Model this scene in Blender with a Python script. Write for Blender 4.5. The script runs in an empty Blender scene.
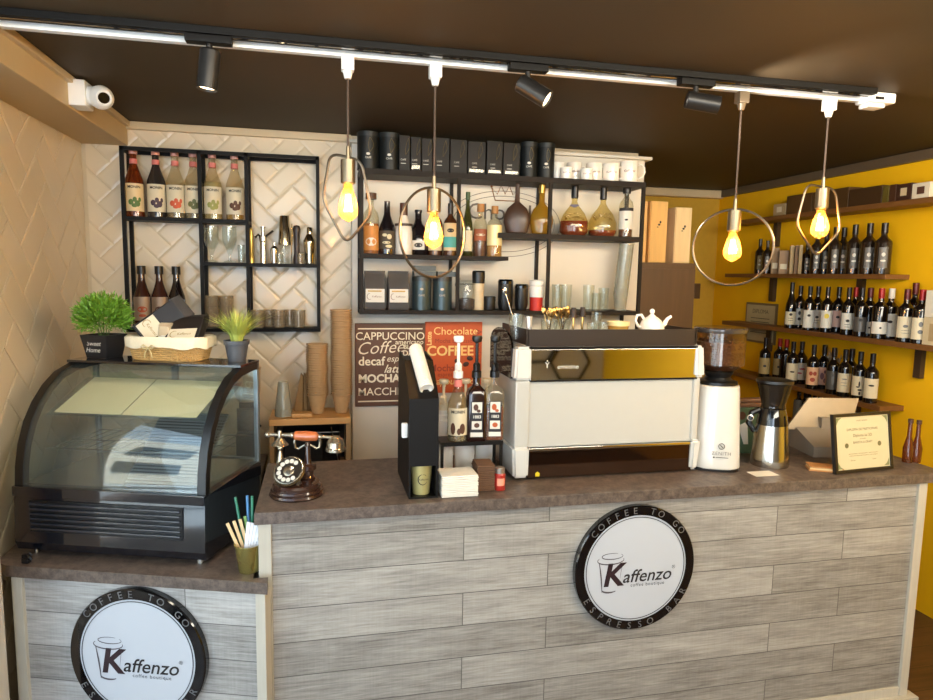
import bpy, bmesh, math, random
from mathutils import Vector, Matrix, noise
C = bpy.context.scene.collection
PI = math.pi
random.seed(7)
def R(a): return math.radians(a)
# ---------------------------------------------------------------- camera (solved from the room's straight edges)
FPX = 658.713
M3 = Matrix(((0.976231, -0.00793, 0.216587), (-0.216043, -0.115197, 0.969564), (0.017262, -0.993311, -0.114172)))
CAM = Vector((0, 0, 1.70))
def at(u, v, ax, val):
    """world point on the plane axis=val that lies on the sight line u,v"""
    r = M3 @ Vector(((u-466.5)/FPX, (v-350)/FPX, 1.0))
    return CAM + r*((val-CAM[ax])/r[ax])
cam = bpy.data.objects.new('camera', bpy.data.cameras.new('camera')); C.objects.link(cam)
cx, cy, cz = M3.col[0], -M3.col[1], -M3.col[2]
cam.matrix_world = Matrix(((cx[0], cy[0], cz[0], CAM[0]), (cx[1], cy[1], cz[1], CAM[1]), (cx[2], cy[2], cz[2], CAM[2]), (0, 0, 0, 1)))
cam.data.sensor_width = 36; cam.data.lens = FPX*36/933; cam.data.clip_start = .02
bpy.context.scene.camera = cam
# ---------------------------------------------------------------- materials
MATS = {}
def lin(c): return tuple((x/255/12.92 if x/255 <= .04045 else ((x/255+.055)/1.055)**2.4) for x in c) + (1,)
def mat(name, rgb, rough=.5, metal=0, var=.08, scale=30, bump=0, emit=None, coat=0, stretch=(1, 1, 1), spec=.5):
    if name in MATS: return MATS[name]
    m = bpy.data.materials.new(name); m.use_nodes = True; N = m.node_tree.nodes; L = m.node_tree.links
    b = N['Principled BSDF']; b.inputs['Roughness'].default_value = rough; b.inputs['Metallic'].default_value = metal
    b.inputs['Specular IOR Level'].default_value = spec
    b.inputs['Coat Weight'].default_value = coat; b.inputs['Coat Roughness'].default_value = .05
    tc = N.new('ShaderNodeTexCoord'); mp = N.new('ShaderNodeMapping'); mp.inputs['Scale'].default_value = stretch
    nz = N.new('ShaderNodeTexNoise'); nz.inputs['Scale'].default_value = scale; nz.inputs['Detail'].default_value = 4
    L.new(tc.outputs['Object'], mp.inputs[0]); L.new(mp.outputs[0], nz.inputs[0])
    mx = N.new('ShaderNodeMix'); mx.data_type = 'RGBA'
    c = lin(rgb); mx.inputs[6].default_value = tuple(x*(1-var) for x in c[:3])+(1,); mx.inputs[7].default_value = tuple(min(1, x*(1+var)) for x in c[:3])+(1,)
    L.new(nz.outputs[0], mx.inputs[0]); L.new(mx.outputs[2], b.inputs['Base Color'])
    if bump:
        bp = N.new('ShaderNodeBump'); bp.inputs['Strength'].default_value = bump; bp.inputs['Distance'].default_value = .003
        L.new(nz.outputs[0], bp.inputs['Height']); L.new(bp.outputs[0], b.inputs['Normal'])
    if emit:
        b.inputs['Emission Color'].default_value = lin(emit[0]); b.inputs['Emission Strength'].default_value = emit[1]
    MATS[name] = m; return m
def glass(name, rgb, dens=1.0, body=0.0, bodyrgb=None, rough=.03, spec=1.45):
    """clear shell: transparent tint + mirror-like gloss by fresnel, optional cloudy body"""
    if name in MATS: return MATS[name]
    m = bpy.data.materials.new(name); m.use_nodes = True; N = m.node_tree.nodes; L = m.node_tree.links
    N.clear(); out = N.new('ShaderNodeOutputMaterial'); tr = N.new('ShaderNodeBsdfTransparent'); tr.inputs[0].default_value = lin(rgb)
    gl = N.new('ShaderNodeBsdfGlossy'); gl.inputs['Roughness'].default_value = rough; gl.inputs[0].default_value = (.95, .95, .95, 1)
    lw = N.new('ShaderNodeLayerWeight'); lw.inputs[0].default_value = .5; pw = N.new('ShaderNodeMath'); pw.operation = 'POWER'; pw.inputs[1].default_value = 4.5; fr = N.new('ShaderNodeMath'); fr.operation = 'MULTIPLY_ADD'; fr.inputs[1].default_value = .55; fr.inputs[2].default_value = .045*(spec-1)/.45; L.new(lw.outputs['Facing'], pw.inputs[0]); L.new(pw.outputs[0], fr.inputs[0])
    nz = N.new('ShaderNodeTexNoise'); nz.inputs['Scale'].default_value = 12; tc = N.new('ShaderNodeTexCoord'); L.new(tc.outputs['Object'], nz.inputs[0])
    bp = N.new('ShaderNodeBump'); bp.inputs['Strength'].default_value = .03; L.new(nz.outputs[0], bp.inputs['Height']); L.new(bp.outputs[0], gl.inputs['Normal'])
    base = tr.outputs[0]
    if body:
        df = N.new('ShaderNodeBsdfDiffuse'); df.inputs[0].default_value = lin(bodyrgb or rgb); ms = N.new('ShaderNodeMixShader'); ms.inputs[0].default_value = body
        L.new(base, ms.inputs[1]); L.new(df.outputs[0], ms.inputs[2]); base = ms.outputs[0]
    mx = N.new('ShaderNodeMixShader'); L.new(fr.outputs[0], mx.inputs[0]); L.new(base, mx.inputs[1]); L.new(gl.outputs[0], mx.inputs[2]); L.new(mx.outputs[0], out.inputs[0])
    MATS[name] = m; return m
def plank_mat(name, c1, c2, row=.107, length=1.25, axes='XZ', seam=.0022, grain=(2.2, 60), rough=.55, off=.25, zoff=0, xoff=0):
    if name in MATS: return MATS[name]
    m = bpy.data.materials.new(name); m.use_nodes = True; N = m.node_tree.nodes; L = m.node_tree.links
    b = N['Principled BSDF']; b.inputs['Roughness'].default_value = rough
    tc = N.new('ShaderNodeTexCoord'); sp = N.new('ShaderNodeSeparateXYZ'); cb = N.new('ShaderNodeCombineXYZ'); sh_ = N.new('ShaderNodeMath'); sh_.operation = 'ADD'; sh_.inputs[1].default_value = zoff
    L.new(tc.outputs['Object'], sp.inputs[0]); sx_ = N.new('ShaderNodeMath'); sx_.operation = 'ADD'; sx_.inputs[1].default_value = xoff; L.new(sp.outputs[axes[0]], sx_.inputs[0]); L.new(sx_.outputs[0], cb.inputs[0]); L.new(sp.outputs[axes[1]], sh_.inputs[0]); L.new(sh_.outputs[0], cb.inputs[1])
    br = N.new('ShaderNodeTexBrick'); br.offset = off; br.offset_frequency = 2; br.inputs['Scale'].default_value = 1
    br.inputs['Mortar Size'].default_value = seam; br.inputs['Mortar Smooth'].default_value = .3; br.inputs['Brick Width'].default_value = length; br.inputs['Row Height'].default_value = row
    br.inputs['Color1'].default_value = (0, 0, 0, 1); br.inputs['Color2'].default_value = (1, 1, 1, 1); br.inputs['Mortar'].default_value = (.5, .5, .5, 1)
    L.new(cb.outputs[0], br.inputs[0])
    # each plank shifts the grain noise
    add = N.new('ShaderNodeVectorMath'); add.operation = 'MULTIPLY_ADD'; add.inputs[1].default_value = (7.3, 3.1, 5.7)
    L.new(br.outputs['Color'], add.inputs[0]); L.new(cb.outputs[0], add.inputs[2])
    mp = N.new('ShaderNodeMapping'); mp.inputs['Scale'].default_value = (grain[0], grain[1], 1); L.new(add.outputs[0], mp.inputs[0])
    n1 = N.new('ShaderNodeTexNoise'); n1.inputs['Scale'].default_value = 1.0; n1.inputs['Detail'].default_value = 8; n1.inputs['Roughness'].default_value = .7; n1.inputs['Distortion'].default_value = .6
    L.new(mp.outputs[0], n1.inputs[0])
    mp2 = N.new('ShaderNodeMapping'); mp2.inputs['Scale'].default_value = (4, 24, 1); L.new(add.outputs[0], mp2.inputs[0])
    n2 = N.new('ShaderNodeTexNoise'); n2.inputs['Scale'].default_value = 1; n2.inputs['Detail'].default_value = 6; n2.inputs['Roughness'].default_value = .65; L.new(mp2.outputs[0], n2.inputs[0])
    mp3 = N.new('ShaderNodeMapping'); mp3.inputs['Scale'].default_value = (160, 6, 1); mp3.inputs['Rotation'].default_value = (0, 0, .25); L.new(add.outputs[0], mp3.inputs[0])
    n3 = N.new('ShaderNodeTexNoise'); n3.inputs['Scale'].default_value = 1; n3.inputs['Detail'].default_value = 2; L.new(mp3.outputs[0], n3.inputs[0])
    a1 = N.new('ShaderNodeMath'); a1.operation = 'MULTIPLY_ADD'; a1.inputs[1].default_value = .55; a1.inputs[2].default_value = 0; L.new(n1.outputs[0], a1.inputs[0])
    a2 = N.new('ShaderNodeMath'); a2.operation = 'MULTIPLY_ADD'; a2.inputs[1].default_value = .38; L.new(n2.outputs[0], a2.inputs[0]); L.new(a1.outputs[0], a2.inputs[2])
    a3 = N.new('ShaderNodeMath'); a3.operation = 'MULTIPLY_ADD'; a3.inputs[1].default_value = .07; L.new(n3.outputs[0], a3.inputs[0]); L.new(a2.outputs[0], a3.inputs[2])
    a4 = N.new('ShaderNodeMath'); a4.operation = 'MULTIPLY_ADD'; a4.inputs[1].default_value = .12; L.new(br.outputs['Color'], a4.inputs[0]); L.new(a3.outputs[0], a4.inputs[2])
    cr = N.new('ShaderNodeValToRGB'); cr.color_ramp.elements[0].position = .40; cr.color_ramp.elements[1].position = .72
    cr.color_ramp.elements[0].color = lin(c1); cr.color_ramp.elements[1].color = lin(c2); L.new(a4.outputs[0], cr.inputs[0])
    mx = N.new('ShaderNodeMix'); mx.data_type = 'RGBA'; mx.inputs[7].default_value = lin(tuple(int(x*.72) for x in c1)); L.new(br.outputs['Fac'], mx.inputs[0]); L.new(cr.outputs[0], mx.inputs[6]); L.new(mx.outputs[2], b.inputs['Base Color'])
    bp = N.new('ShaderNodeBump'); bp.inputs['Strength'].default_value = .25; bp.inputs['Distance'].default_value = .002; L.new(a3.outputs[0], bp.inputs['Height']); L.new(bp.outputs[0], b.inputs['Normal'])
    MATS[name] = m; return m
def stone_mat(name, c1, c2, rough=.45):
    m = mat(name, c1, rough, var=.1, scale=60, bump=.08); N = m.node_tree.nodes; L = m.node_tree.links
    nz = [n for n in N if n.type == 'TEX_NOISE'][0]; nz.inputs['Detail'].default_value = 9; nz.inputs['Roughness'].default_value = .75; nz.inputs['Scale'].default_value = 34
    mx = [n for n in N if n.type == 'MIX'][0]; mx.inputs[6].default_value = lin(c1); mx.inputs[7].default_value = lin(c2)
    cr = N.new('ShaderNodeValToRGB'); cr.color_ramp.elements[0].position = .36; cr.color_ramp.elements[1].position = .66
    L.new(nz.outputs[0], cr.inputs[0]); L.new(cr.outputs[0], mx.inputs[0]); return m
# ---------------------------------------------------------------- mesh builder
class MB:
    def __init__(s): s.v = []; s.f = []; s.bev = False
    def add(s, verts, faces, mtx=None):
        o = len(s.v); s.v += [tuple(mtx @ Vector(p)) if mtx else tuple(p) for p in verts]; s.f += [tuple(i+o for i in f) for f in faces]; return s
    def box(s, x0, x1, y0, y1, z0, z1, bev=0, mtx=None):
        if bev:
            s.bev = True; bm = bmesh.new(); bmesh.ops.create_cube(bm, size=1)
            for v in bm.verts: v.co = Vector(((x0+x1)/2+v.co.x*(x1-x0), (y0+y1)/2+v.co.y*(y1-y0), (z0+z1)/2+v.co.z*(z1-z0)))
            bmesh.ops.bevel(bm, geom=bm.edges[:], offset=bev, segments=2, affect='EDGES', profile=.5)
            bm.verts.index_update(); s.add([v.co.copy() for v in bm.verts], [[v.index for v in f.verts] for f in bm.faces], mtx); bm.free(); return s
        V = [(x, y, z) for z in (z0, z1) for y in (y0, y1) for x in (x0, x1)]
        return s.add(V, [(0, 2, 3, 1), (4, 5, 7, 6), (0, 1, 5, 4), (2, 6, 7, 3), (0, 4, 6, 2), (1, 3, 7, 5)], mtx)
    def lathe(s, prof, seg=24, mtx=None, a0=0, a1=2*PI, sx=1, sy=1):
        full = abs(a1-a0-2*PI) < 1e-6; n = seg if full else seg+1; V = []; F = []
        for r, z in prof:
            for i in range(n):
                a = a0+(a1-a0)*i/seg; V.append((r*math.cos(a)*sx, r*math.sin(a)*sy, z))
        for k in range(len(prof)-1):
            for i in range(seg):
                j = (i+1) % n if full else i+1
                F.append((k*n+i, k*n+j, (k+1)*n+j, (k+1)*n+i))
        return s.add(V, F, mtx)
    def cyl(s, r, z0, z1, seg=24, r2=None, mtx=None):
        r2 = r if r2 is None else r2
        return s.lathe([(1e-5, z0), (r, z0), (r2, z1), (1e-5, z1)], seg, mtx)
    def tube(s, pts, r, seg=8, closed=False, cap=True):
        pts = [Vector(p) for p in pts]; n = len(pts); rr = r if isinstance(r, (list, tuple)) else [r]*n
        prev = None; V = []; F = []
        for i, p in enumerate(pts):
            if closed: t = (pts[(i+1) % n]-pts[i-1])
            else: t = pts[min(i+1, n-1)]-pts[max(i-1, 0)]
            t.normalize()
            if prev is None:
                up = Vector((0, 0, 1)) if abs(t.z) < .9 else Vector((1, 0, 0)); a = t.cross(up).normalized()
            else:
                a = prev - t*prev.dot(t); a.normalize()
            prev = a; b = t.cross(a)
            for k in range(seg):
                th = 2*PI*k/seg; V.append(tuple(p+(a*math.cos(th)+b*math.sin(th))*rr[i]))
        for i in range(n if closed else n-1):
            j = (i+1) % n
            for k in range(seg):
                l = (k+1) % seg; F.append((i*seg+k, i*seg+l, j*seg+l, j*seg+k))
        if cap and not closed:
            F.append(tuple(range(seg))[::-1]); F.append(tuple((n-1)*seg+k for k in range(seg)))
        return s.add(V, F)
    def prism(s, poly, d0, d1, plane='XZ', mtx=None):
        """poly in a plane extruded along the third axis"""
        n = len(poly); V = []
        for d in (d0, d1):
            for a, b in poly:
                V.append({'XZ': (a, d, b), 'YZ': (d, a, b), 'XY': (a, b, d)}[plane])
        F = [tuple(range(n)), tuple(range(2*n-1, n-1, -1))]+[(i, i+n, (i+1) % n+n, (i+1) % n) for i in range(n)]
        return s.add(V, F, mtx)
    def sphere(s, c, r, seg=12, sc=(1, 1, 1), rot=None):
        prof = [(max(1e-5, math.sin(PI*i/(seg//2+2))), -math.cos(PI*i/(seg//2+2))) for i in range(seg//2+3)]
        m = Matrix.Translation(c) @ (rot or Matrix()) @ Matrix.Diagonal((r*sc[0], r*sc[1], r*sc[2], 1)); return s.lathe(prof, seg, m)
def obj(name, mb, m, parent=None, smooth=True, ang=28, loc=None):
    me = bpy.data.meshes.new(name); me.from_pydata(mb.v, [], mb.f)
    bm = bmesh.new(); bm.from_mesh(me); bmesh.ops.remove_doubles(bm, verts=bm.verts, dist=2e-5)
    bmesh.ops.recalc_face_normals(bm, faces=bm.faces); bm.to_mesh(me); bm.free(); me.update()
    if smooth: me.shade_smooth(); me.set_sharp_from_angle(angle=R(ang))
    me.materials.append(m)
    o = bpy.data.objects.new(name, me); C.objects.link(o)
    if smooth and mb.bev: wn_ = o.modifiers.new('weighted', 'WEIGHTED_NORMAL'); wn_.keep_sharp = True; wn_.weight = 100
    if parent: o.parent = parent
    if loc is not None: o.location = loc
    return o
def tag(o, label, cat, group=None, kind=None):
    if label: o['label'] = label
    if cat: o['category'] = cat
    if group: o['group'] = group
    if kind: o['kind'] = kind
    return o
def thing(name, label, cat, loc=(0, 0, 0), rz=0, group=None):
    o = bpy.data.objects.new(name, None); C.objects.link(o); o.location = loc; o.rotation_euler = (0, 0, rz); o.empty_display_size = .02
    return tag(o, label, cat, group)
def struct(name, mb, m, smooth=False, parent=None):
    o = obj(name, mb, m, parent, smooth); o['kind'] = 'structure'; return o
def dup(root, loc, rz=None, label=None, group=None, cat=None):
    r = root.copy(); C.objects.link(r); r.location = loc
    if rz is not None: r.rotation_euler = (root.rotation_euler[0], root.rotation_euler[1], rz)
    if label: r['label'] = label
    if group: r['group'] = group
    if cat: r['category'] = cat
    for ch in list(root.children):
        c = ch.copy(); C.objects.link(c); c.parent = r
        for g in list(ch.children):
            d = g.copy(); C.objects.link(d); d.parent = c
    return r
def face(p, k=1.0): return math.atan2(-p[0], p[1])*k      # turn a label towards the shop's entrance side
def T(x, y, z): return Matrix.Translation((x, y, z))
def RX(a): return Matrix.Rotation(a, 4, 'X')
def RY(a): return Matrix.Rotation(a, 4, 'Y')
def RZ(a): return Matrix.Rotation(a, 4, 'Z')
def patch(mb, r, z0, z1, ang, a_c=-PI/2, seg=12, th=.0006):
    """curved label wrapped round a bottle of radius r, facing -Y"""
    return mb.lathe([(r, z0), (r+th, z0), (r+th, z1), (r, z1)], seg, None, a_c-ang, a_c+ang)
def blob(mb, r, x, z, w, h, n=10, th=.0012, flat=None):
    """small printed shape wrapped on radius r (or on plane y=flat)"""
    V = [(x, z)]+[(x+w*math.cos(2*PI*i/n), z+h*math.sin(2*PI*i/n)) for i in range(n)]
    W = []
    for a, b in V:
        if flat is not None: W.append((a, flat-th, b))
        else: t = a/r; W.append(((r+th)*math.sin(t), -(r+th)*math.cos(t), b))
    return mb.add(W, [(0, 1+i, 1+(i+1) % n) for i in range(n)])
TXT = {}
def text_mesh(s, size, shear=0, bold=0, sp=1.0, res=3):
    k = (s, size, shear, bold, sp)
    if k in TXT: return TXT[k]
    cu = bpy.data.curves.new('lettering', 'FONT'); cu.body = s; cu.size = size; cu.align_x = 'CENTER'; cu.align_y = 'CENTER'; cu.shear = shear; cu.offset = bold; cu.space_character = sp; cu.resolution_u = res
    o = bpy.data.objects.new('lettering', cu); C.objects.link(o); bpy.context.view_layer.update()
    me = bpy.data.meshes.new_from_object(o.evaluated_get(bpy.context.evaluated_depsgraph_get()))
    r = ([tuple(v.co) for v in me.vertices], [tuple(p.vertices) for p in me.polygons])
    bpy.data.objects.remove(o); bpy.data.meshes.remove(me); bpy.data.curves.remove(cu); TXT[k] = r; return r
def text(mb, s, size, x=0, z=0, y=0, r=None, shear=0, bold=0, sp=1.0, mtx=None, sx=1, rot=0):
    """lettering in the XZ plane facing -Y at depth y, or wrapped on radius r"""
    V, F = text_mesh(s, size, shear, bold, sp); W = []; c, n = math.cos(rot), math.sin(rot)
    for a, b, _ in V:
        a *= sx; a, b = a*c-b*n, a*n+b*c
        if r: t = (a+x)/r; W.append((r*math.sin(t), -r*math.cos(t), b+z))
        else: W.append((a+x, y, b+z))
    return mb.add(W, F, mtx)
ORD = ['leftmost', 'second from the left', 'third from the left', 'fourth from the left', 'fifth from the left', 'sixth from the left', 'seventh from the left', 'eighth from the left', 'ninth from the left', 'tenth from the left', 'eleventh from the left', 'twelfth from the left', 'thirteenth from the left', 'fourteenth from the left', 'fifteenth from the left', 'sixteenth from the left']
# common materials
black_metal = mat('black_metal', (15, 13, 11), .55, spec=.18)
black_gloss = mat('black_gloss', (12, 12, 14), .08, coat=.6)
black_plastic = mat('black_plastic', (16, 16, 17), .35)
white_gloss = mat('white_gloss', (206, 204, 197), .18, coat=.3, var=.02)
white_plastic = mat('white_plastic', (236, 234, 228), .4, var=.02)
chrome = mat('chrome', (225, 222, 215), .04, 1, var=.01)
steel = mat('steel', (190, 188, 182), .2, 1, var=.05, scale=8, stretch=(60, 60, 1))
clear = glass('clear_glass', (246, 248, 246), body=.03, bodyrgb=(230, 235, 232))
cream_label = mat('cream_label', (212, 200, 170), .6, var=.05)
white_label = mat('white_label', (214, 210, 198), .6, var=.04)
ink = mat('black_ink', (28, 24, 24), .6)
brown_ink = mat('brown_ink', (90, 45, 25), .6)
gold = mat('gold_foil', (190, 160, 85), .28, .9)
red_paint = mat('red_print', (176, 40, 34), .5)
porcelain = mat('porcelain', (238, 232, 220), .15, coat=.4, var=.02)
# ================================================================ THE SETTING
CEIL = 2.37; WY = 3.38; LX = -1.04; RX_ = 3.03; BY = 4.66; FY = -2.2
ceil_m = mat('ceiling_paint', (66, 55, 40), .6, var=.04, scale=3, spec=.2)
plaster = mat('plaster', (214, 208, 196), .7, var=.03, scale=6)
yellow = mat('yellow_paint', (246, 188, 4), .6, var=.05, scale=5)
grey_paint = mat('grey_paint', (206, 202, 188), .6, var=.04)
tile_m = mat('cream_tile', (216, 200, 172), .28, var=.05, scale=7, coat=.08)
grout = mat('tile_grout', (206, 190, 160), .8)
panel_m = mat('white_panel', (212, 205, 190), .5, var=.04, scale=5)
floor_m = plank_mat('floor_wood', (58, 38, 26), (96, 66, 44), row=.14, length=1.2, axes='XY', rough=.35)
struct('floor', MB().box(-3.2, 3.3, FY-.1, BY+.1, -.05, 0), floor_m)
struct('ceiling', MB().box(-1.9, 3.3, FY-.1, BY+.1, CEIL, CEIL+.06), ceil_m)
struct('wall_right', MB().box(RX_, RX_+.1, FY-.1, BY+.1, 0, CEIL), yellow)
struct('wall_rear', MB().box(1.7, RX_, BY, BY+.1, 0, CEIL), mat('shaded_yellow', (190, 150, 40), .6))  # yellow wall, with the shade of the rear corner put into its colour
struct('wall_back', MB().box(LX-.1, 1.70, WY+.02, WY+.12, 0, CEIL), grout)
struct('wall_side', MB().box(1.60, 1.70, WY+.12, BY, 0, CEIL), mat('shaded_yellow', (190, 150, 40), .6))  # same yellow darkened for shade
struct('wall_left', MB().box(LX-.12, LX-.02, 2.2, WY+.12, 0, CEIL), grout)
struct('wall_front', MB().box(-.1, RX_, FY-.1, FY, 0, CEIL), grey_paint)
def herring(w, x0, x1, z0, z1, gap=.0035, bev=.009, th=.0048):
    """bevelled herringbone tiles, turned 45 degrees, clipped to a rectangle in XZ facing -Y"""
    bm = bmesh.new(); s = math.sqrt(.5); n = int(max(x1-x0, z1-z0)/w*1.6)+6; cxm, czm = (x0+x1)/2, (z0+z1)/2
    for i in range(-n, n):
        for j in range(-n, n):
            k = (i-j) % 4
            if k == 0: a0, a1, b0, b1 = i, i+2, j, j+1
            elif k == 3: a0, a1, b0, b1 = i, i+1, j, j+2
            else: continue
            c = (((a0+a1)-(b0+b1))/2*w*s+cxm, ((a0+a1)+(b0+b1))/2*w*s+czm)
            if not (x0-2*w < c[0] < x1+2*w and z0-2*w < c[1] < z1+2*w): continue
            g = gap/2; vs = []
            for ins, d in ((g, 0), (g, -.003), (g+bev, -th)):
                for a, b in ((a0*w+ins, b0*w+ins), (a1*w-ins, b0*w+ins), (a1*w-ins, b1*w-ins), (a0*w+ins, b1*w-ins)):
                    vs.append(bm.verts.new(((a-b)*s+cxm, d, (a+b)*s+czm)))
            for l in (0, 4):
                for q in range(4): bm.faces.new((vs[l+q], vs[l+(q+1) % 4], vs[l+4+(q+1) % 4], vs[l+4+q]))
            bm.faces.new(vs[8:12])
    for co, no in (((x0, 0, 0), (-1, 0, 0)), ((x1, 0, 0), (1, 0, 0)), ((0, 0, z0), (0, 0, -1)), ((0, 0, z1), (0, 0, 1))):
        bmesh.ops.bisect_plane(bm, geom=bm.verts[:]+bm.edges[:]+bm.faces[:], plane_co=co, plane_no=no, clear_outer=True)
    bm.verts.index_update(); m = MB(); m.add([v.co.copy() for v in bm.verts], [[v.index for v in f.verts] for f in bm.faces]); bm.free(); return m
h = herring(.088, LX+.001, .16, .5, CEIL-.002)
o = struct('wall_tiles_back', h, tile_m); o.location = (0, WY+.02, 0); o.name = 'wall_back_tiles'
h = herring(.125, 2.2, WY+.01, .3, CEIL-.002)
h.v = [(LX-.02-v[1], v[0], v[2]) for v in h.v]
o = struct('wall_left_tiles', h, tile_m)
struct('trim_1', MB().box(.155, 1.69, 3.30, WY+.02, 0, 2.315, .003), panel_m)
struct('trim_2', MB().box(.14, 1.72, 3.275, WY+.02, 2.315, 2.332, .003), panel_m)
struct('trim_3', MB().box(LX-.02, -.86, 1.95, WY+.02, 2.262, CEIL, .003), mat('beam_paint', (196, 172, 130), .6, var=.03))
struct('trim_4', MB().box(-.868, -.842, 1.95, WY, 2.345, CEIL-.001, .003), mat('beam_trim', (206, 186, 150), .5, var=.03))
struct('trim_5', MB().box(-.86, .155, WY-.012, WY+.02, 2.335, CEIL-.001, .003), mat('beam_trim', (206, 186, 150), .5))
struct('trim_6', MB().box(1.75, RX_, BY-.06, BY, 2.31, CEIL, .01), mat('beam_trim', (206, 186, 150), .5))
struct('trim_7', MB().box(RX_-.03, RX_, .0, BY-.06, 2.318, CEIL, .004), mat('dark_trim', (96, 80, 60), .5))
struct('wall_pillar', MB().box(-1.32, -.966, 2.06, 2.2, 0, 2.262), plaster).name = 'wall_left_pillar'
# storefront at the left of the entrance side
wf = MB()
for y in (-2.2, -.8, .65, 2.03): wf.box(-1.38, -1.32, y-.03, y+.03, 0, CEIL)
for z in (.0, 2.31): wf.box(-1.375, -1.325, FY, 2.06, z, z+.06)
wn = struct('window_1', wf, black_metal)
struct('window_pane', MB().box(-1.352, -1.348, FY, 2.03, .06, 2.31), clear, parent=wn)
del wn
# the street outside the storefront: paving, kerb and the pale fronts opposite
struct('floor_street', MB().box(-14, -1.92, -14, 9, -.08, -.02), mat('street_paving', (150, 158, 168), .8, var=.15, scale=2))
struct('floor_entrance', MB().box(-3.2, 3.3, -9, FY-.1, -.08, -.01), mat('street_paving', (150, 158, 168), .8))
for y in (-5, -1, 2.6, 6): struct('wall_opposite', MB().box(-9.3, -9, y-1.9, y+1.9, 0, 6), mat('facade_pale', (206, 200, 188), .8))
for y in (-5, -1, 2.6, 6):
    for z in (.9, 3.4): struct('window_opposite', MB().box(-9.0, -8.94, y-.7, y+.7, z, z+1.5), mat('dark_pane', (30, 40, 52), .1))
for x in (-4.6, -6.9): struct('trim_kerb', MB().box(x, x+.18, -14, 9, -.02, .10), mat('kerb', (96, 96, 98), .8))
S_ = bpy.data.lights.new('sun', 'SUN'); S_.energy = 45; S_.color = (1, .97, .9); S_.angle = R(.6); so_ = bpy.data.objects.new('sun', S_); C.objects.link(so_)
so_.rotation_euler = Vector((-.42, .25, -.87)).to_track_quat('-Z', 'Y').to_euler(); so_.location = (4, -2, 8)
# hexagon frames on the entrance wall (seen mirrored in the machine)
def hexa(x, z, r, lab):
    pts = [(x+r*math.cos(R(60*k)), FY+.06, z+r*math.sin(R(60*k))) for k in range(6)]
    tag(obj('hexagonal_wall_shelf', MB().tube(pts, .018, 6, True), black_metal, ang=80), lab, 'wall shelf', 'hexagonal shelves on the entrance wall')
hexa(2.25, .98, .22, 'black hexagonal wall frame mirrored in the coffee machine, left one'); hexa(2.62, .78, .22, 'black hexagonal wall frame on the grey entrance wall, right one')
# ================================================================ COUNTERS
TOP = .954
stone = stone_mat('stone_laminate', (66, 56, 50), (116, 101, 90))
planks = plank_mat('grey_planks', (108, 103, 96), (180, 175, 166), row=.1165, length=1.21, zoff=-.0385, xoff=-.77, grain=(7, 150), seam=.0016)
trim_wood = mat('pale_trim', (186, 180, 165), .55, var=.12, scale=6, stretch=(20, 20, 1))
t = thing('service_counter', 'long main bar counter clad in weathered grey planks with dark stone-look top', 'counter', (0, 0, 0))
obj('counter_body', MB().box(-.175, 2.325, 2.083, 2.58, .05, .914), planks, t)
obj('worktop', MB().box(-.205, 2.42, 2.06, 2.61, .914, TOP, .003), stone, t)
obj('corner_trim', MB().box(-.195, -.155, 2.072, 2.585, 0, .914, .003), trim_wood, t)
obj('corner_trim', MB().box(2.305, 2.345, 2.072, 2.585, 0, .914, .003), trim_wood, t)
obj('skirting', MB().box(-.155, 2.305, 2.074, 2.11, 0.0, .05, .003).box(-.15, 2.38, 2.05, 2.1, 0, .012), trim_wood, t)
TH = R(-18.4767); AX = (-.988, 2.281)
def l2w(x, y, z=0): return Vector((AX[0]+x*math.cos(TH)-y*math.sin(TH), AX[1]+x*math.sin(TH)+y*math.cos(TH), z))
def w2l(X, Y): dx, dy = X-AX[0], Y-AX[1]; return (dx*math.cos(TH)+dy*math.sin(TH), -dx*math.sin(TH)+dy*math.cos(TH))
t = thing('side_counter', 'lower angled counter of pale grey planks under the display case', 'counter', (AX[0], AX[1], 0), TH)
planks2 = plank_mat('grey_planks_side', (118, 115, 110), (194, 191, 186), row=.1165, length=1.21, zoff=-.01, xoff=.62, grain=(7, 150), seam=.0016)
pol = [(0, 0), (.868, 0), w2l(-.165, 2.045), w2l(-.21, 2.045), w2l(-.21, 2.62), w2l(-1.03, 2.80), w2l(-1.03, 2.32)]
obj('worktop', MB().prism(pol, .712, .75, 'XY'), stone, t, False)
pol = [(.02, .02), (.85, .02), w2l(-.19, 2.04), w2l(-.22, 2.05), w2l(-.22, 2.6), w2l(-1.01, 2.77), w2l(-1.0, 2.34)]
obj('counter_body', MB().prism(pol, 0, .712, 'XY'), planks2, t, False)
obj('corner_trim', MB().box(.008, .045, .008, .05, 0, .712, .002), trim_wood, t)
obj('corner_trim', MB().box(.826, .858, .006, .05, 0, .712, .002), trim_wood, t)
# ---------------------------------------------------------------- round logo signs
sign_white = mat('sign_face', (190, 194, 200), .25, var=.01, coat=.3)
sign_letter = mat('sign_letters', (120, 120, 122), .35, .4)
def arc_text(mb, s, rad, a0, a1, size, y, inward):
    for i, ch in enumerate(s):
        if ch == ' ': continue
        a = R(a0+(a1-a0)*i/(len(s)-1)); rot = a-PI/2 if not inward else a+PI/2
        text(mb, ch, size, rad*math.cos(a), rad*math.sin(a), y, rot=rot)
def ribbon(mb, pts, w, y):
    n = len(pts); V = []
    for i, p in enumerate(pts):
        d = Vector(pts[min(i+1, n-1)])-Vector(pts[max(0, i-1)]); d.normalize(); ww = w*(.35+.65*math.sin(PI*(i+.5)/n))
        V += [(p[0]-d.y*ww/2, y, p[1]+d.x*ww/2), (p[0]+d.y*ww/2, y, p[1]-d.x*ww/2)]
    return mb.add(V, [(2*i, 2*i+1, 2*i+3, 2*i+2) for i in range(n-1)])
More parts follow.
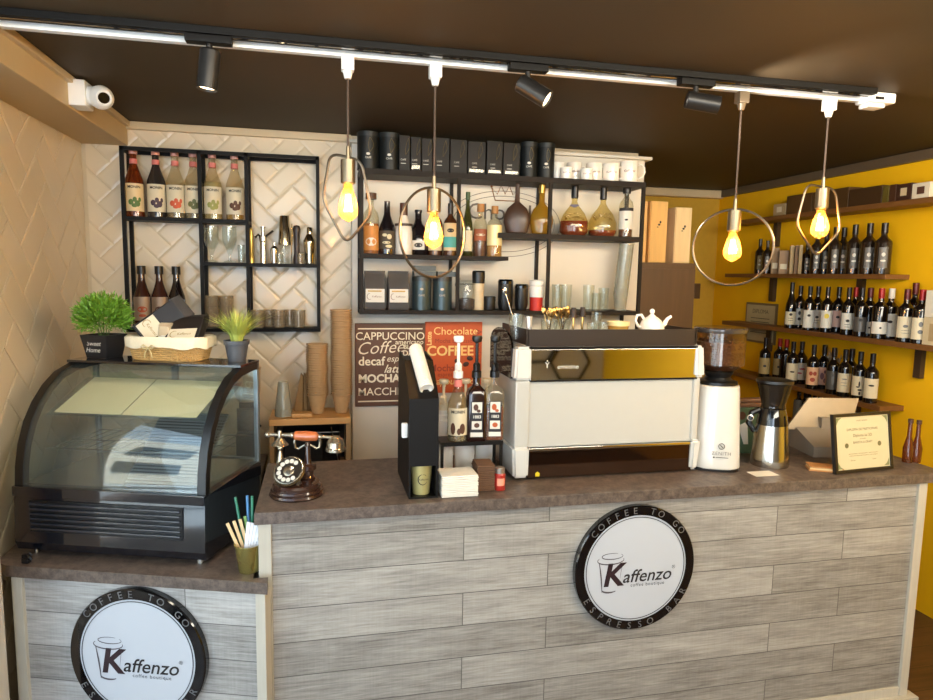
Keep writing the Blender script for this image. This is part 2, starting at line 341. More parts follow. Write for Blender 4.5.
def ell(cx_, cz_, rx, rz, a0, a1, n=18): return [(cx_+rx*math.cos(R(a0+(a1-a0)*i/n)), cz_+rz*math.sin(R(a0+(a1-a0)*i/n))) for i in range(n+1)]
def logo_sign(label, loc, rz, rad):
    t = thing('round_logo_sign', label, 'sign', loc, rz, 'round logo signs on the counters'); k = rad/.231
    mt = RX(PI/2)
    obj('sign_backing', MB().lathe([(1e-5, 0), (rad*.99, 0), (rad, .002), (rad, .022), (rad*.985, .026), (.197*k, .026), (.196*k, .023)], 96, mt), black_gloss, t)
    obj('sign_face', MB().lathe([(1e-5, .0235), (.1965*k, .0235)], 96, mt), sign_white, t)
    obj('inner_ring', MB().lathe([(.188*k, .024), (.188*k, .0252), (.1905*k, .0252), (.1905*k, .024)], 96, mt), mat('ring_line', (60, 60, 64), .3, .5), t)
    m = MB(); 
    for s_, a0_, a1_, inw in (('COFFEE TO GO', 140, 38, 0), ('ESPRESSO BAR', 210, 332, 1)):
        for i_, ch_ in enumerate(s_):
            if ch_ != ' ':
                m = MB(); a_ = a0_+(a1_-a0_)*i_/11; arc_text(m, ch_+' ', .2135*k, a_, a_+1, .034*k, -.0272, inw); obj('ring_letter', m, sign_letter, t, False)
    m = MB(); y = -.0245
    text(m, 'K', .115*k, -.088*k, -.022*k, y, shear=.18, bold=.0035); obj('logo_initial', m, mat('logo_brown', (42, 24, 30), .5), t, False)
    m = MB(); text(m, 'affenzo', .066*k, .044*k, -.030*k, y-.0003, shear=.25, bold=.0006, sp=1.0)
    text(m, '®', .018*k, .148*k, -.006*k, y); text(m, 'coffee boutique', .0175*k, .048*k, -.062*k, y, sp=1.18)
    obj('logo_name', m, ink, t, False)
    m = MB()
    for p, w in ((ell(-.092, .052, .040, .011, 60, 395), .003), (ell(-.098, .038, .050, .016, 150, 375), .004), ([(-.141+.014*s+.002*math.sin(3*s), .03-.11*s) for s in [i/12 for i in range(13)]], .005), (ell(-.098, -.070, .030, .012, 180, 320), .006), ([(-.052-.008*s, .028-.06*s) for s in [i/6 for i in range(7)]], .0015)):
        ribbon(m, [(a*k, b*k) for a, b in p], w*k, y)
    obj('logo_cup', m, mat('logo_grey', (78, 70, 76), .5), t, False)
logo_sign('round black-rimmed logo sign on the long main counter front', (1.093, 2.083, .668), 0, .231)
w = l2w(.437, .02, .474); logo_sign('round black-rimmed logo sign on the angled counter below the display case', w, TH, .228)
# ================================================================ CEILING TRACKS AND LAMPS
TY = 2.105
t = thing('ceiling_track', 'long white lighting track across the dark ceiling with a bulky white end feed', 'track light', (0, TY, 0))
obj('rail', MB().box(-.842, 1.93, -.009, .016, 2.343, CEIL, .002), white_plastic, t)
ef = MB().box(1.905, 2.02, -.05, .02, 2.333, CEIL, .008).box(1.915, 1.985, -.04, .012, 2.318, 2.335, .006)
obj('power_feed', ef, white_plastic, t); obj('feed_slot', MB().box(1.93, 1.965, -.0515, -.0495, 2.343, 2.352), black_plastic, t)
t = thing('ceiling_track', 'long black lighting track running just in front of the white one', 'track light', (0, TY-.062, 0))
obj('rail', MB().box(-.842, 1.905, -.023, .023, 2.350, CEIL, .002), black_metal, t)
obj('rail_groove', MB().box(-.84, 1.90, -.006, .006, 2.3485, 2.3505), black_gloss, t)
spot_m = mat('spot_body', (52, 50, 48), .35, .6)
lens_m = mat('spot_lens', (255, 236, 200), .3, emit=((255, 226, 180), 6))
def spot(label, u, v, yaw, tilt):
    p = at(u, v, 1, TY-.062)
    t = thing('track_spotlight', label, 'spotlight', (p.x, TY-.062, 2.350), 0, 'black spotlights on the black track')
    obj('adapter', MB().box(-.062, .062, -.018, .018, -.022, -.0005, .003), black_metal, t)
    obj('swivel_arm', MB().cyl(.009, -.05, -.02, 12).box(-.006, .006, -.012, .012, -.07, -.045, .002), spot_m, t)
    rot = RZ(yaw) @ RY(tilt) ; m = T(0, 0, -.068) @ rot
    obj('lamp_head', MB().lathe([(1e-5, .03), (.026, .03), (.0285, .026), (.0285, -.078), (.0255, -.078), (.024, -.070)], 32, m), spot_m, t)
    obj('lens', MB().lathe([(1e-5, -.0715), (.0242, -.0715)], 24, m), lens_m, t)
    L = bpy.data.lights.new('spot_lamp', 'SPOT'); L.energy = 20; L.color = (1, .92, .8); L.spot_size = R(120); L.spot_blend = .7; L.shadow_soft_size = .022
    o = bpy.data.objects.new('spot_lamp', L); C.objects.link(o); o.parent = t; o.matrix_local = T(0, 0, -.068) @ rot @ T(0, 0, -.083)
spot('black cylinder track spotlight at the left pointing down, above the syrup shelf', 209, 40, 0, .12)
spot('black track spotlight in the middle tilted right with its lens lit', 528, 70, -.55, -1.0)
spot('black track spotlight at the right lying almost level, above the round loop lamp', 696, 86, -.35, -1.38)
brass = mat('socket_metal', (120, 108, 88), .3, .85); loop_m = mat('loop_wire', (112, 100, 84), .3, .8)
bulb_m = glass('bulb_glass', (255, 220, 150), body=.10, bodyrgb=(255, 196, 110), rough=.02)
for n_ in list(bulb_m.node_tree.nodes):
    if n_.type == 'BSDF_DIFFUSE':
        tl = bulb_m.node_tree.nodes.new('ShaderNodeBsdfTranslucent'); tl.inputs[0].default_value = lin((255, 190, 96)); a_ = bulb_m.node_tree.nodes.new('ShaderNodeAddShader')
        so_ = n_.outputs[0].links[0].to_socket; bulb_m.node_tree.links.new(n_.outputs[0], a_.inputs[0]); bulb_m.node_tree.links.new(tl.outputs[0], a_.inputs[1]); bulb_m.node_tree.links.new(a_.outputs[0], so_); fil_m = mat('filament', (255, 190, 90), .5, emit=((255, 186, 96), 300))
def rounded(poly, r=.03, n=5):
    out = []
    for i, p in enumerate(poly):
        a, b, c = Vector(poly[i-1]), Vector(p), Vector(poly[(i+1) % len(poly)]); d1, d2 = (a-b).normalized(), (c-b).normalized()
        s, e = b+d1*r, b+d2*r
        for k in range(n+1): q = k/n; out.append((1-q)**2*s+2*q*(1-q)*b+q*q*e)
    return out
def pendant(label, u, vtop, vfr, vbulb, shape, yaw=0, ad=None):
    p = at(u, vfr, 1, TY); zt = p.z; X = p.x; zb = at(u, vbulb, 1, TY).z
    t = thing('pendant_lamp', label, 'pendant lamp', (X, TY, 2.343), 0, 'filament pendant lamps on the white track')
    o = -2.343
    obj('track_adapter', MB().box(-.019, .019, -.017, .017, -.040, -.0005, .003).cyl(.010, -.062, -.038, 16, .016), ad or white_plastic, t)
    obj('cable', MB().tube([(0, 0, -.06), (0, 0, zt+.03+o)], .0035, 8), mat('brown_cable', (72, 54, 40), .6), t)
    obj('cord_grip', MB().cyl(.007, zt-.004+o, zt+.035+o, 12, .006), brass, t)
    so = obj('socket', MB().lathe([(1e-5, zt-.004+o), (.0225, zt-.006+o), (.0225, zt-.075+o), (.019, zt-.078+o), (1e-5, zt-.078+o)], 32), brass, t)
    z1 = zt-.078+o; zl = zb+o; H = z1-zl
    obj('bulb', MB().lathe([(.0125, z1), (.014, z1-.1*H), (.022, z1-.32*H), (.031, z1-.62*H), (.030, z1-.78*H), (.021, z1-.90*H), (.009, z1-.965*H), (1e-5, z1-H)], 32), bulb_m, t)
    f = MB()
    for k in range(8):
        a = PI/4*k; r0 = .006; f.tube([(r0*math.cos(a), r0*math.sin(a), z1-.28*H), (.012*math.cos(a+.2), .012*math.sin(a+.2), z1-.72*H)], .0011, 5)
    obj('filament', f, fil_m, t)
    mt = RZ(yaw)
    pts = [mt @ Vector(q) for q in shape(X, zt)]; pts = [(q[0], q[1], q[2]+o) for q in pts]
    obj('loop_frame', MB().tube(pts, .0042, 8, True), loop_m, t)
    L = bpy.data.lights.new('bulb_lamp', 'POINT'); L.energy = 4.2; L.color = (1, .70, .38); L.shadow_soft_size = .008
    lo = bpy.data.objects.new('bulb_lamp', L); C.objects.link(lo); lo.parent = t; lo.location = (0, 0, z1-.5*H)
def circ(r):
    return lambda X, zt: [(r*math.sin(2*PI*k/48), 0, zt-.001-r+r*math.cos(2*PI*k/48)) for k in range(48)]
def px_shape(pts, r=.03):
    def f(X, zt):
        q = [at(u, v, 1, TY) for u, v in pts]; return [(a[0]-X, 0, a[1]) for a in [(w.x, w.y) for w in rounded([(z.x, z.z) for z in q], r)]]
    return f
pendant('filament pendant in a bent five-sided wire loop, leftmost lamp', 348, 0, 158, 222, px_shape([(330, 153), (361, 160), (372.5, 214), (346, 244), (322.5, 200)]))
pendant('filament pendant in a round wire loop turned sideways, above the bottle shelf', 434, 0, 187.5, 249, circ(.141), R(33))
pendant('filament pendant in a round wire loop facing front, before the dark cabinet corner', 735, 0, 209, 262, circ(.133), R(-33), ad=mat('clear_adapter', (120, 104, 84), .2, .2))
pendant('filament pendant in a bent five-sided wire loop, rightmost lamp by the yellow wall', 823, 0, 187, 239, px_shape([(807, 184), (835, 189), (840.5, 230), (816, 257), (796, 225)]))
# security camera on the beam
t = thing('security_camera', 'white turret security camera on a square box at the left beam', 'camera', (-.86, 2.70, 2.315))
obj('junction_box', MB().box(-.001, .055, -.045, .045, -.045, .045, .004), white_plastic, t)
obj('turret', MB().sphere((.095, -.005, -.004), .042, 20).cyl(.032, .045, .1, 24, .036, T(0, 0, 0) @ RY(PI/2)), white_plastic, t)
dv = Vector((.45, -.86, -.22)).normalized(); q = dv.to_track_quat('Z', 'Y').to_matrix().to_4x4(); mm = T(.095, -.005, -.004) @ q
obj('camera_rim', MB().lathe([(.026, .030), (.027, .044), (.021, .045), (.018, .040)], 24, mm), white_plastic, t)
obj('camera_lens', MB().lathe([(1e-5, .0425), (.019, .0425)], 24, mm), black_gloss, t)
# ================================================================ LIGHT
def area(name, loc, target, sx, sy, e, col):
    L = bpy.data.lights.new(name, 'AREA'); L.shape = 'RECTANGLE'; L.size = sx; L.size_y = sy; L.energy = e; L.color = col
    o = bpy.data.objects.new(name, L); C.objects.link(o); o.location = loc
    o.rotation_euler = (Vector(target)-Vector(loc)).to_track_quat('-Z', 'Y').to_euler(); return o
area('daylight_window', (-1.28, .55, 1.25), (-.5, 2.4, .5), 1.6, 2.0, 22, (.50, .74, 1))
area('daylight_door', (-.55, -2.1, 1.3), (-.2, 3, 1.0), 1.1, 2.1, 40, (.78, .89, 1))
area('fill_light', (1.3, -1.2, 2.28), (1.1, 3.4, 1.55), 2.6, .5, 80, (1, .93, .77))  # added warm fill without a fixture, lifts the back wall
area('fill_light', (.5, 1.0, 2.31), (.4, 3.3, 1.75), 2.2, .22, 25, (1, .90, .72))  # added fill overhead, brightens the tiles and racks
area('fill_light', (2.2, .6, 2.31), (3.17, 3.1, 1.5), 1.4, .2, 50, (1, .88, .68))  # added fill, brightens the yellow wall and its shelves
W = bpy.data.worlds.new('world'); bpy.context.scene.world = W; W.use_nodes = True
bg = W.node_tree.nodes['Background']; bg.inputs[0].default_value = (.62, .78, 1, 1); bg.inputs[1].default_value = 4.0
sc = bpy.context.scene; sc.view_settings.view_transform = 'Standard'; sc.view_settings.look = 'None'; sc.view_settings.exposure = -.10; sc.view_settings.gamma = 1
sc.view_settings.use_curve_mapping = False
try:
    sc.cycles.use_denoising = True; sc.cycles.max_bounces = 10; sc.cycles.transparent_max_bounces = 24; sc.cycles.glossy_bounces = 5; sc.cycles.sample_clamp_indirect = 6; sc.cycles.caustics_reflective = False; sc.cycles.caustics_refractive = False
except Exception: pass
# ================================================================ METAL WALL RACKS
def bar(m, a, b, w=.016):
    a, b = Vector(a), Vector(b); lo = [min(a[i], b[i])-w/2 for i in range(3)]; hi = [max(a[i], b[i])+w/2 for i in range(3)]
    return m.box(lo[0], hi[0], lo[1], hi[1], lo[2], hi[2])
RY1 = 3.255; RYB = WY-.012
LXA, LXB, LZT, LZB = -.852, -.006, 2.229, 1.420
D1, D2 = -.530, -.327; S1, S2 = 1.924, 1.727
rk = thing('wall_rack', 'black square-tube wall rack at the left holding syrup bottles and glasses', 'wall shelf', (0, 0, 0))
for x in (LXA, D1, D2, LXB):
    obj('upright', bar(bar(MB(), (x, RY1, LZB), (x, RY1, LZT)), (x, RYB, LZB), (x, RYB, LZT)), black_metal, rk, False)
for z in (LZT, LZB):
    m = bar(bar(MB(), (LXA, RY1, z), (LXB, RY1, z)), (LXA, RYB, z), (LXB, RYB, z))
    for x in (LXA, D1, D2, LXB): bar(m, (x, RY1, z), (x, RYB, z))
    obj('rail', m, black_metal, rk, False)
for x0, x1, z in ((LXA, D2, S1), (D1, LXB, S2), (LXA, LXB, LZB)):
    obj('shelf', MB().box(x0-.006, x1+.006, RY1-.008, RYB+.006, z-.008, z+.008), black_metal, rk, False)
SB = 3.11; SBB = 3.292
CXA, CXB = .19, 1.592; CT, CM1, CM2, CB = 2.160, 1.778, 1.890, 1.516
sk = thing('wall_rack', 'long black metal wall rack on the white panel with tins along its top', 'wall shelf', (0, 0, 0))
rust = mat('rack_brown_black', (27, 20, 14), .55, spec=.2)
for x, z0, z1 in ((CXA, CB, CT), (.645, CB, CT), (1.10, CB, CT), (CXB, CB-.25, CT)):
    obj('upright', bar(bar(MB(), (x, SB, z0), (x, SB, z1)), (x, SBB, z0), (x, SBB, z1)), rust, sk, False)
for x0, x1, z, th in ((CXA, CXB, CT, .013), (CXA, .885, CM1, .009), (.85, CXB, CM2, .012), (CXA, CXB, CB, .010)):
    obj('shelf', MB().box(x0-.008, x1+.008, SB-.009, SBB+.004, z-th, z+th), rust, sk, False)
# crest printed on the panel behind the bottles
m = MB(); c = at(505, 218, 1, 3.29); y = 3.2985
t = thing('wall_crest', 'oval printed crest with a crown and script lettering on the white panel behind the bottles', 'wall decal', (c.x, y, c.z-.03))
crest_m = mat('crest_grey', (92, 84, 76), .6)
for rx, rz in ((.30, .165), (.27, .14)): m.tube([(rx*math.cos(2*PI*k/60), 0, rz*math.sin(2*PI*k/60)) for k in range(60)], .0014, 4, True)
obj('oval_ring', m, crest_m, t)
m = MB(); cr = mat('crest_bronze', (150, 104, 62), .4, .4)
pts = [(-.085, .20), (-.06, .13), (.06, .13), (.085, .20), (.048, .165), (.026, .215), (0, .168), (-.026, .215), (-.048, .165)]
m.tube([(a*.85, 0, b*.9) for a, b in pts], .003, 5, True)
for a, b in ((-.085, .205), (-.026, .222), (.026, .222), (.085, .205)): m.sphere((a*.85, -.001, b*.9), .006, 8)
obj('crown', m, cr, t)
m = MB(); text(m, 'ChocoL', .115, -.01, .055, -.001); obj('crest_lettering', m, crest_m, t, False)
# ================================================================ BOTTLES
def liquid(name, rgb, op=.75): return glass(name, rgb, body=op, bodyrgb=rgb, rough=.05)
def prof_syrup(r, h): return [(1e-5, 0), (r*.94, 0), (r, .012*h), (r, .50*h), (r*.96, .56*h), (r*.62, .69*h), (r*.40, .78*h), (r*.36, .83*h), (r*.36, .945*h)]
def prof_wine(r, h): return [(1e-5, 0), (r*.95, 0), (r, .01*h), (r, .60*h), (r*.93, .645*h), (r*.62, .695*h), (r*.40, .735*h), (r*.36, .77*h), (r*.36, .985*h)]
def prof_burg(r, h): return [(1e-5, 0), (r*.95, 0), (r, .01*h), (r, .44*h), (r*.92, .52*h), (r*.62, .64*h), (r*.42, .74*h), (r*.36, .82*h), (r*.35, .985*h)]
def cut(prof, z, ins=.003):
    out = []
    for i, (a, b) in enumerate(prof):
        if b <= z: out.append((max(1e-5, a-ins), b+(ins if i < 2 else 0)))
        else:
            p, q = prof[i-1], (a, b); f = (z-p[1])/max(1e-6, q[1]-p[1]); r = max(1e-5, p[0]+(q[0]-p[0])*f-ins); out += [(r, z), (1e-5, z)]; break
    else: out.append((1e-5, out[-1][1]))
    return out
def bottle(name, label, loc, r, h, prof, gm, liq=None, fill=.0, cap=None, cap_r=None, cap_len=.06, lab=None, lab_z=(.1, .48), lab_ang=1.15, brand=None, brand_m=None, bs=.014, motif=None, motif_m=None, neck=None, neck_z=(.80, .86), group=None, cat='bottle', rz=None, band=None):
    t = thing(name, label, cat, loc, face(loc, .8) if rz is None else rz, group); P = prof(r, h)
    obj('glass_body', MB().lathe(P+[(1e-5, P[-1][1])], 20), gm, t)
    if liq: obj('liquid', MB().lathe(cut(P, fill*h), 20), liq, t)
    nr = P[-1][0]
    if cap: obj('cap', MB().lathe([(nr+.001, h*(1-cap_len)), (cap_r or nr+.002, h*(1-cap_len)), (cap_r or nr+.002, h-.001), ((cap_r or nr+.002)*.9, h), (1e-5, h)], 16), cap, t)
    lb = None
    if lab: lb = obj('bottle_label', patch(MB(), r+.0004, lab_z[0]*h, lab_z[1]*h, lab_ang), lab, t)
    if brand and lb: obj('label_lettering', text(MB(), brand, bs, 0, (lab_z[1]-.055)*h, r=r+.0018, bold=.0004), brand_m or ink, lb, False)
    if motif and lb:
        m = MB()
        for a, b, w_, h_ in motif: blob(m, r+.0006, a*r, b*h, w_*r, h_*h)
        obj('label_picture', m, motif_m, lb, False)
    if neck: obj('neck_band', MB().lathe([(nr+.0012+(r*.03), neck_z[0]*h), (nr+.0012, neck_z[1]*h)], 16), neck, t)
    if band and lb: obj('label_stripe', patch(MB(), r+.0014, band[0]*h, band[1]*h, lab_ang*.98), band[2], lb)
    return t
# --- syrup bottles, left rack top shelf
pinkcap = mat('pink_seal', (206, 150, 140), .5); pinkband = mat('red_white_band', (214, 120, 110), .5)
G1 = 'syrup bottles on the left rack'
SY = [(135.5, 'amber', (150, 74, 30), .97, 'pale tan-labelled amber syrup bottle with green mint leaves, leftmost on the left rack', mat('mint_print', (84, 112, 52), .6), 1),
      (157.5, 'dark', (52, 40, 44), .60, 'dark syrup bottle with berry picture, second from the left on the left rack', mat('berry_print', (64, 48, 62), .6), 0),
      (176.5, 'clear', (226, 222, 206), .70, 'clear syrup bottle with orange-red fruit picture on the left rack', mat('fruit_print', (196, 84, 50), .6), 0),
      (194.5, 'clear', (226, 222, 206), .70, 'clear syrup bottle half hidden behind the first divider of the left rack', mat('olive_print', (96, 100, 56), .6), 0),
      (213.5, 'straw', (226, 214, 160), .80, 'clear straw-tinted syrup bottle with green-yellow flower picture, first right of the divider', mat('flower_print', (150, 150, 80), .6), 0),
      (235.5, 'gold', (216, 178, 84), .70, 'clear syrup bottle with gold liquid and brown nut picture, rightmost on the left rack', mat('nut_print', (84, 52, 36), .6), 0)]
syrup_glass = glass('syrup_glass', (238, 232, 216), body=.05, bodyrgb=(220, 208, 184)); amber_g = glass('amber_glass', (178, 84, 34), body=.35, bodyrgb=(140, 66, 28))
smoke_g = glass('smoky_glass', (120, 112, 108), body=.4, bodyrgb=(70, 64, 62))
for u, nm, rgb, fl, lab, mo, am in SY:
    p = at(u, 218, 1, 3.315); p.z = S1+.0085
    bottle('syrup_bottle', lab, p, .0405, .297, prof_syrup, amber_g if am else smoke_g if nm == 'dark' else syrup_glass, liquid('syrup_'+nm, rgb, .25 if nm == 'clear' else .5), fl*.72, pinkcap, .0175, .055,
           mat('tan_label', (222, 196, 148), .6) if am else cream_label, (.085, .50), 1.2, 'MONIN', ink, .0165,
           [(-.35, .22, .28, .045), (.3, .20, .3, .05), (.05, .26, .22, .04), (.0, .17, .3, .03), (.55, .26, .16, .035)], mo, pinkband, (.80, .875), G1)
# --- three liqueur bottles lower left bay
cap_bl = black_plastic
for i, (u, lab) in enumerate(((143.5, 'brown bottle with silvery label and orange print, leftmost of three below the syrups'), (161, 'brown bottle with silvery label and dark red print, middle of three below the syrups'), (178, 'near-black bottle with blue and white label, rightmost of three below the syrups'))):
    p = at(u, 330, 1, 3.315); p.z = LZB+.0085
    brn = glass('brown_glass', (96, 52, 38), body=.7, bodyrgb=(72, 42, 34)); dk = mat('dark_bottle_glass', (22, 17, 20), .07, coat=.5)
    bottle('liqueur_bottle', lab, p, .0385, .285, prof_burg, brn if i < 2 else dk, None, 0, cap_bl, .019, .135, mat('silver_label', (150, 134, 120), .4, .3) if i < 2 else mat('blue_white_label', (120, 140, 165), .5),
           (.12, .50) if i < 2 else (.28, .46), 1.1, motif=[(0, .30, .55, .05), (0, .2, .4, .025)] if i < 2 else [(.3, .38, .3, .05)], motif_m=mat(('orange_print', 'maroon_print', 'white_print')[i], ((160, 72, 44), (74, 36, 34), (225, 225, 225))[i], .6), group='liqueur bottles in the left bay')
def stem_glass(label, loc, h, r, name='stemmed_glass', cat='glass', group=None):
    o = obj(name, MB().lathe([(1e-5, 0), (r*.85, .001), (r*.80, .006), (.007, .012), (.006, .20*h), (.011, .26*h), (r*.45, .34*h), (r*.80, .48*h), (r, .62*h), (r*.94, h), (r*.90, h), (r*.92, .62*h), (r*.4, .38*h), (1e-5, .35*h)], 20), clear, None, loc=loc)
    return tag(o, label, cat, group)
def tumbler(label, loc, h, r, name='glass_tumbler', cat='glass', group=None, m=None, facet=0, r0=.82):
    P = [(1e-5, 0), (r*r0, 0), (r*(r0+.03), .01*h), (r, h), (r*.95, h), (r*(r0-.04), .08*h), (1e-5, .07*h)]
    if facet:
        mb = MB().lathe(P, 24)
        for i, v in enumerate(mb.v):
            a = math.atan2(v[1], v[0]); k = 1+.05*math.cos(12*a)*(1 if .1*h < v[2] < .85*h else 0); mb.v[i] = (v[0]*k, v[1]*k, v[2])
        for q in range(4): mb.lathe([(r*1.0*(r0+.04+.05*q), (.14+.17*q)*h-.002), (r*1.04*(r0+.05+.05*q), (.14+.17*q)*h), (r*1.0*(r0+.04+.05*q), (.14+.17*q)*h+.002)], 24)
    else: mb = MB().lathe(P, 20)
    o = obj(name, mb, m or clear, None, loc=loc); return tag(o, label, cat, group)
for i, u in enumerate((212, 230)):
    p = at(u, 262, 1, 3.315); p.z = S2+.0085; stem_glass('tall footed clear glass, %s in the middle bay of the left rack' % ('left one' if i == 0 else 'right one'), p, .17, .034, group='footed glasses')
p = at(241.5, 262, 1, 3.335); p.z = S2+.0085; tumbler('narrow clear shot glass beside the second divider of the left rack', p, .085, .017)
cut_g = glass('cut_glass', (232, 226, 214), body=.22, bodyrgb=(206, 194, 172))
for i, u in enumerate((212, 227)):
    p = at(u, 326, 1, 3.33); p.z = LZB+.0085; tumbler('patterned cut glass tumbler, %s one in the bottom middle bay' % ('left' if i == 0 else 'right'), p, .150, .034, m=cut_g, facet=1, group='cut glass tumblers in the left rack')
for i, (u, yy) in enumerate(((258, 3.30), (270, 3.34), (279, 3.30), (290, 3.34), (299, 3.30))):
    p = at(u, 326, 1, yy); p.z = LZB+.0085; tumbler('low cut glass tumbler, %s in the bottom right rack bay' % ORD[i], p, .085, .032, m=cut_g, facet=1, group='low cut glass tumblers')
# --- bar tools on the middle right bay
def put(u, yy, z): p = at(u, 264, 1, yy); p.z = z; return p
z0 = S2+.0085
tag(obj('gold_bottle', MB().lathe([(1e-5, 0), (.014, 0), (.014, .03), (.012, .035), (.012, .13), (.008, .16), (.0, .17)], 16), gold, loc=put(251.5, 3.30, z0)), 'slim gold flask standing at the left end of the bar tools', 'bottle')
t = thing('lever_corkscrew', 'silver winged lever corkscrew among the bar tools of the left rack', 'corkscrew', put(263.5, 3.31, z0))
obj('barrel', MB().lathe([(1e-5, 0), (.016, 0), (.015, .10), (.018, .105), (.018, .125), (.007, .13), (.007, .165), (.013, .168), (.013, .172), (1e-5, .173)], 16), steel, t)
obj('lever', MB().tube([(0, 0, .115), (-.022, 0, .135), (-.036, 0, .12)], .006, 8), steel, t); obj('lever', MB().tube([(0, 0, .115), (.022, 0, .135), (.046, 0, .155)], .006, 8), steel, t)
tag(obj('measuring_jigger', MB().lathe([(1e-5, 0), (.016, 0), (.018, .035), (.019, .07), (.007, .085), (.006, .10), (1e-5, .102)], 16), steel, loc=put(274.5, 3.31, z0)), 'small steel measuring flask left of the tall tin shaker', 'bar tool')
t = thing('boston_shaker', 'tall tin shaker standing upside down on a glass in the left rack', 'shaker', put(285, 3.33, z0))
obj('mixing_glass', MB().lathe([(1e-5, 0), (.02, 0), (.026, .10), (1e-5, .10)], 20), clear, t)
obj('shaker_tin', MB().lathe([(.03, .09), (.031, .09), (.0225, .225), (.021, .228), (1e-5, .228)], 24), mat('tin', (196, 186, 160), .12, 1), t)
tag(obj('shot_glass', MB().lathe([(1e-5, 0), (.013, 0), (.016, .045), (.0145, .045), (.012, .006), (1e-5, .006)], 16), clear, loc=put(280, 3.285, z0)), 'tiny shot glass in front of the tin shaker', 'glass')
tag(obj('muddler', MB().lathe([(1e-5, 0), (.017, 0), (.017, .03), (.013, .05), (.014, .14), (.019, .165), (.014, .182), (1e-5, .186)], 16), mat('dark_bakelite', (48, 34, 28), .4), loc=put(297, 3.315, z0)), 'dark brown muddler between the two shakers', 'bar tool')
tag(obj('bar_spoon', MB().tube([(0, 0, 0), (.002, 0, .12), (.004, 0, .19)], .0028, 6), steel, loc=put(291.5, 3.30, z0)), 'thin steel bar spoon leaning beside the muddler', 'spoon')
t = thing('cobbler_shaker', 'bright steel cobbler shaker at the right end of the left rack', 'shaker', put(310, 3.31, z0))
obj('shaker_tin', MB().lathe([(1e-5, 0), (.023, 0), (.030, .10), (.030, .105)], 24), mat('tin', (196, 186, 160), .12, 1), t)
obj('shaker_lid', MB().lathe([(.0305, .104), (.0305, .112), (.016, .143), (.014, .145), (.014, .172), (.012, .176), (1e-5, .176)], 24), mat('tin', (196, 186, 160), .12, 1), t)
tag(obj('glass_tumbler', MB().lathe([(1e-5, 0), (.014, 0), (.017, .05), (.0155, .05), (.012, .006), (1e-5, .006)], 16), cut_g, loc=put(301, 3.28, z0)), 'small patterned glass in front of the muddler', 'glass')
# ================================================================ TOP OF THE MIDDLE RACK
tin_m = mat('teal_black_tin', (20, 24, 24), .4, spec=.35); box_m = mat('dark_gift_box', (25, 22, 19), .5, spec=.3); goldline = mat('gold_line', (128, 112, 62), .4, .4)
ZT = CT+.0135
def can(label, u, yy, z, r, h, grp, name='coffee_tin', txt='Kaffenzo'):
    p = at(u, 170, 1, yy); p.z = z; t = thing(name, label, 'tin', p, face(p, .8), grp)
    obj('tin_body', MB().lathe([(1e-5, 0), (r, 0), (r, h*.88)], 28), tin_m, t); obj('tin_lid', MB().lathe([(r+.0012, h*.87), (r+.0012, h-.002), (r*.97, h), (1e-5, h)], 28), mat('tin_lid', (36, 40, 41), .35), t)
    m = MB(); blob(m, r, 0, h*.40, .009, .006, th=.0008); m2 = text(MB(), 'CAFÉ', .0125, 0, h*.30, r=r+.0012); m2.add(m.v, m.f)
    obj('tin_lettering', m2, white_label, t, False)
    m = MB(); m.tube([((r+.001)*math.sin(a), -(r+.001)*math.cos(a), z_) for a, z_ in [(.15+.35*math.sin(k/10*PI), h*(.45+.38*k/10)) for k in range(11)]], .0007, 4); m.tube([((r+.001)*math.sin(a), -(r+.001)*math.cos(a), z_) for a, z_ in [(.15-.12*math.sin(k/10*PI), h*(.45+.38*k/10)) for k in range(11)]], .0007, 4)
    obj('tin_leaf_line', m, goldline, t); return t
for i, (u, lab) in enumerate(((368, 'dark round coffee tin at the far left end of the rack top'), (389, 'dark round coffee tin, second from the left on the rack top'), (528.5, 'dark teal tin right of the boxes, left one of the pair'), (545.5, 'dark teal tin right of the boxes, nearest to the mugs'))):
    can(lab, u, 3.18, ZT, .050 if i < 2 else .0425, .172, 'dark tins on the rack top')
BX = [(399, 410), (410.5, 421), (421.5, 432.5), (433, 449.5), (450, 467), (467.5, 485.5), (486.5, 502.5), (503, 519.5)]
for i, (a, b) in enumerate(BX):
    pa, pb = at(a, 170, 1, 3.14), at(b, 170, 1, 3.14); w = pb.x-pa.x-.002
    t = thing('gift_box', 'dark coffee box with gold leaf line, %s on the rack top' % ORD[i], 'box', ((pa.x+pb.x)/2, 3.19, ZT), 0, 'dark boxes on the rack top')
    hh = .162-.004*(i % 3); y = -.05
    obj('carton', MB().box(-w/2, w/2, -.05, .05, 0, hh, .0015), box_m, t, False)
    m = MB(); text(m, 'CAFÉ', .011, -w*.12, .052, y-.0008); m.box(-w*.12-.012, -w*.12+.012, y-.001, y, .034, .0365); obj('box_lettering', m, white_label, t, False)
    m = MB()
    for s in (1, -.4): m.tube([(w*.1+s*.012*math.sin(k/8*PI)+.012*k/8, y-.0006, .075+.075*k/8) for k in range(9)], .0008, 4)
    obj('gold_leaf', m, goldline, t)
    if i in (1, 5, 6, 7): obj('window_cutout', MB().box(-w*.4, w*.4, y-.001, y, .012, .026 if i > 2 else .03), mat('foil', (190, 186, 176), .2, .8), t, False)
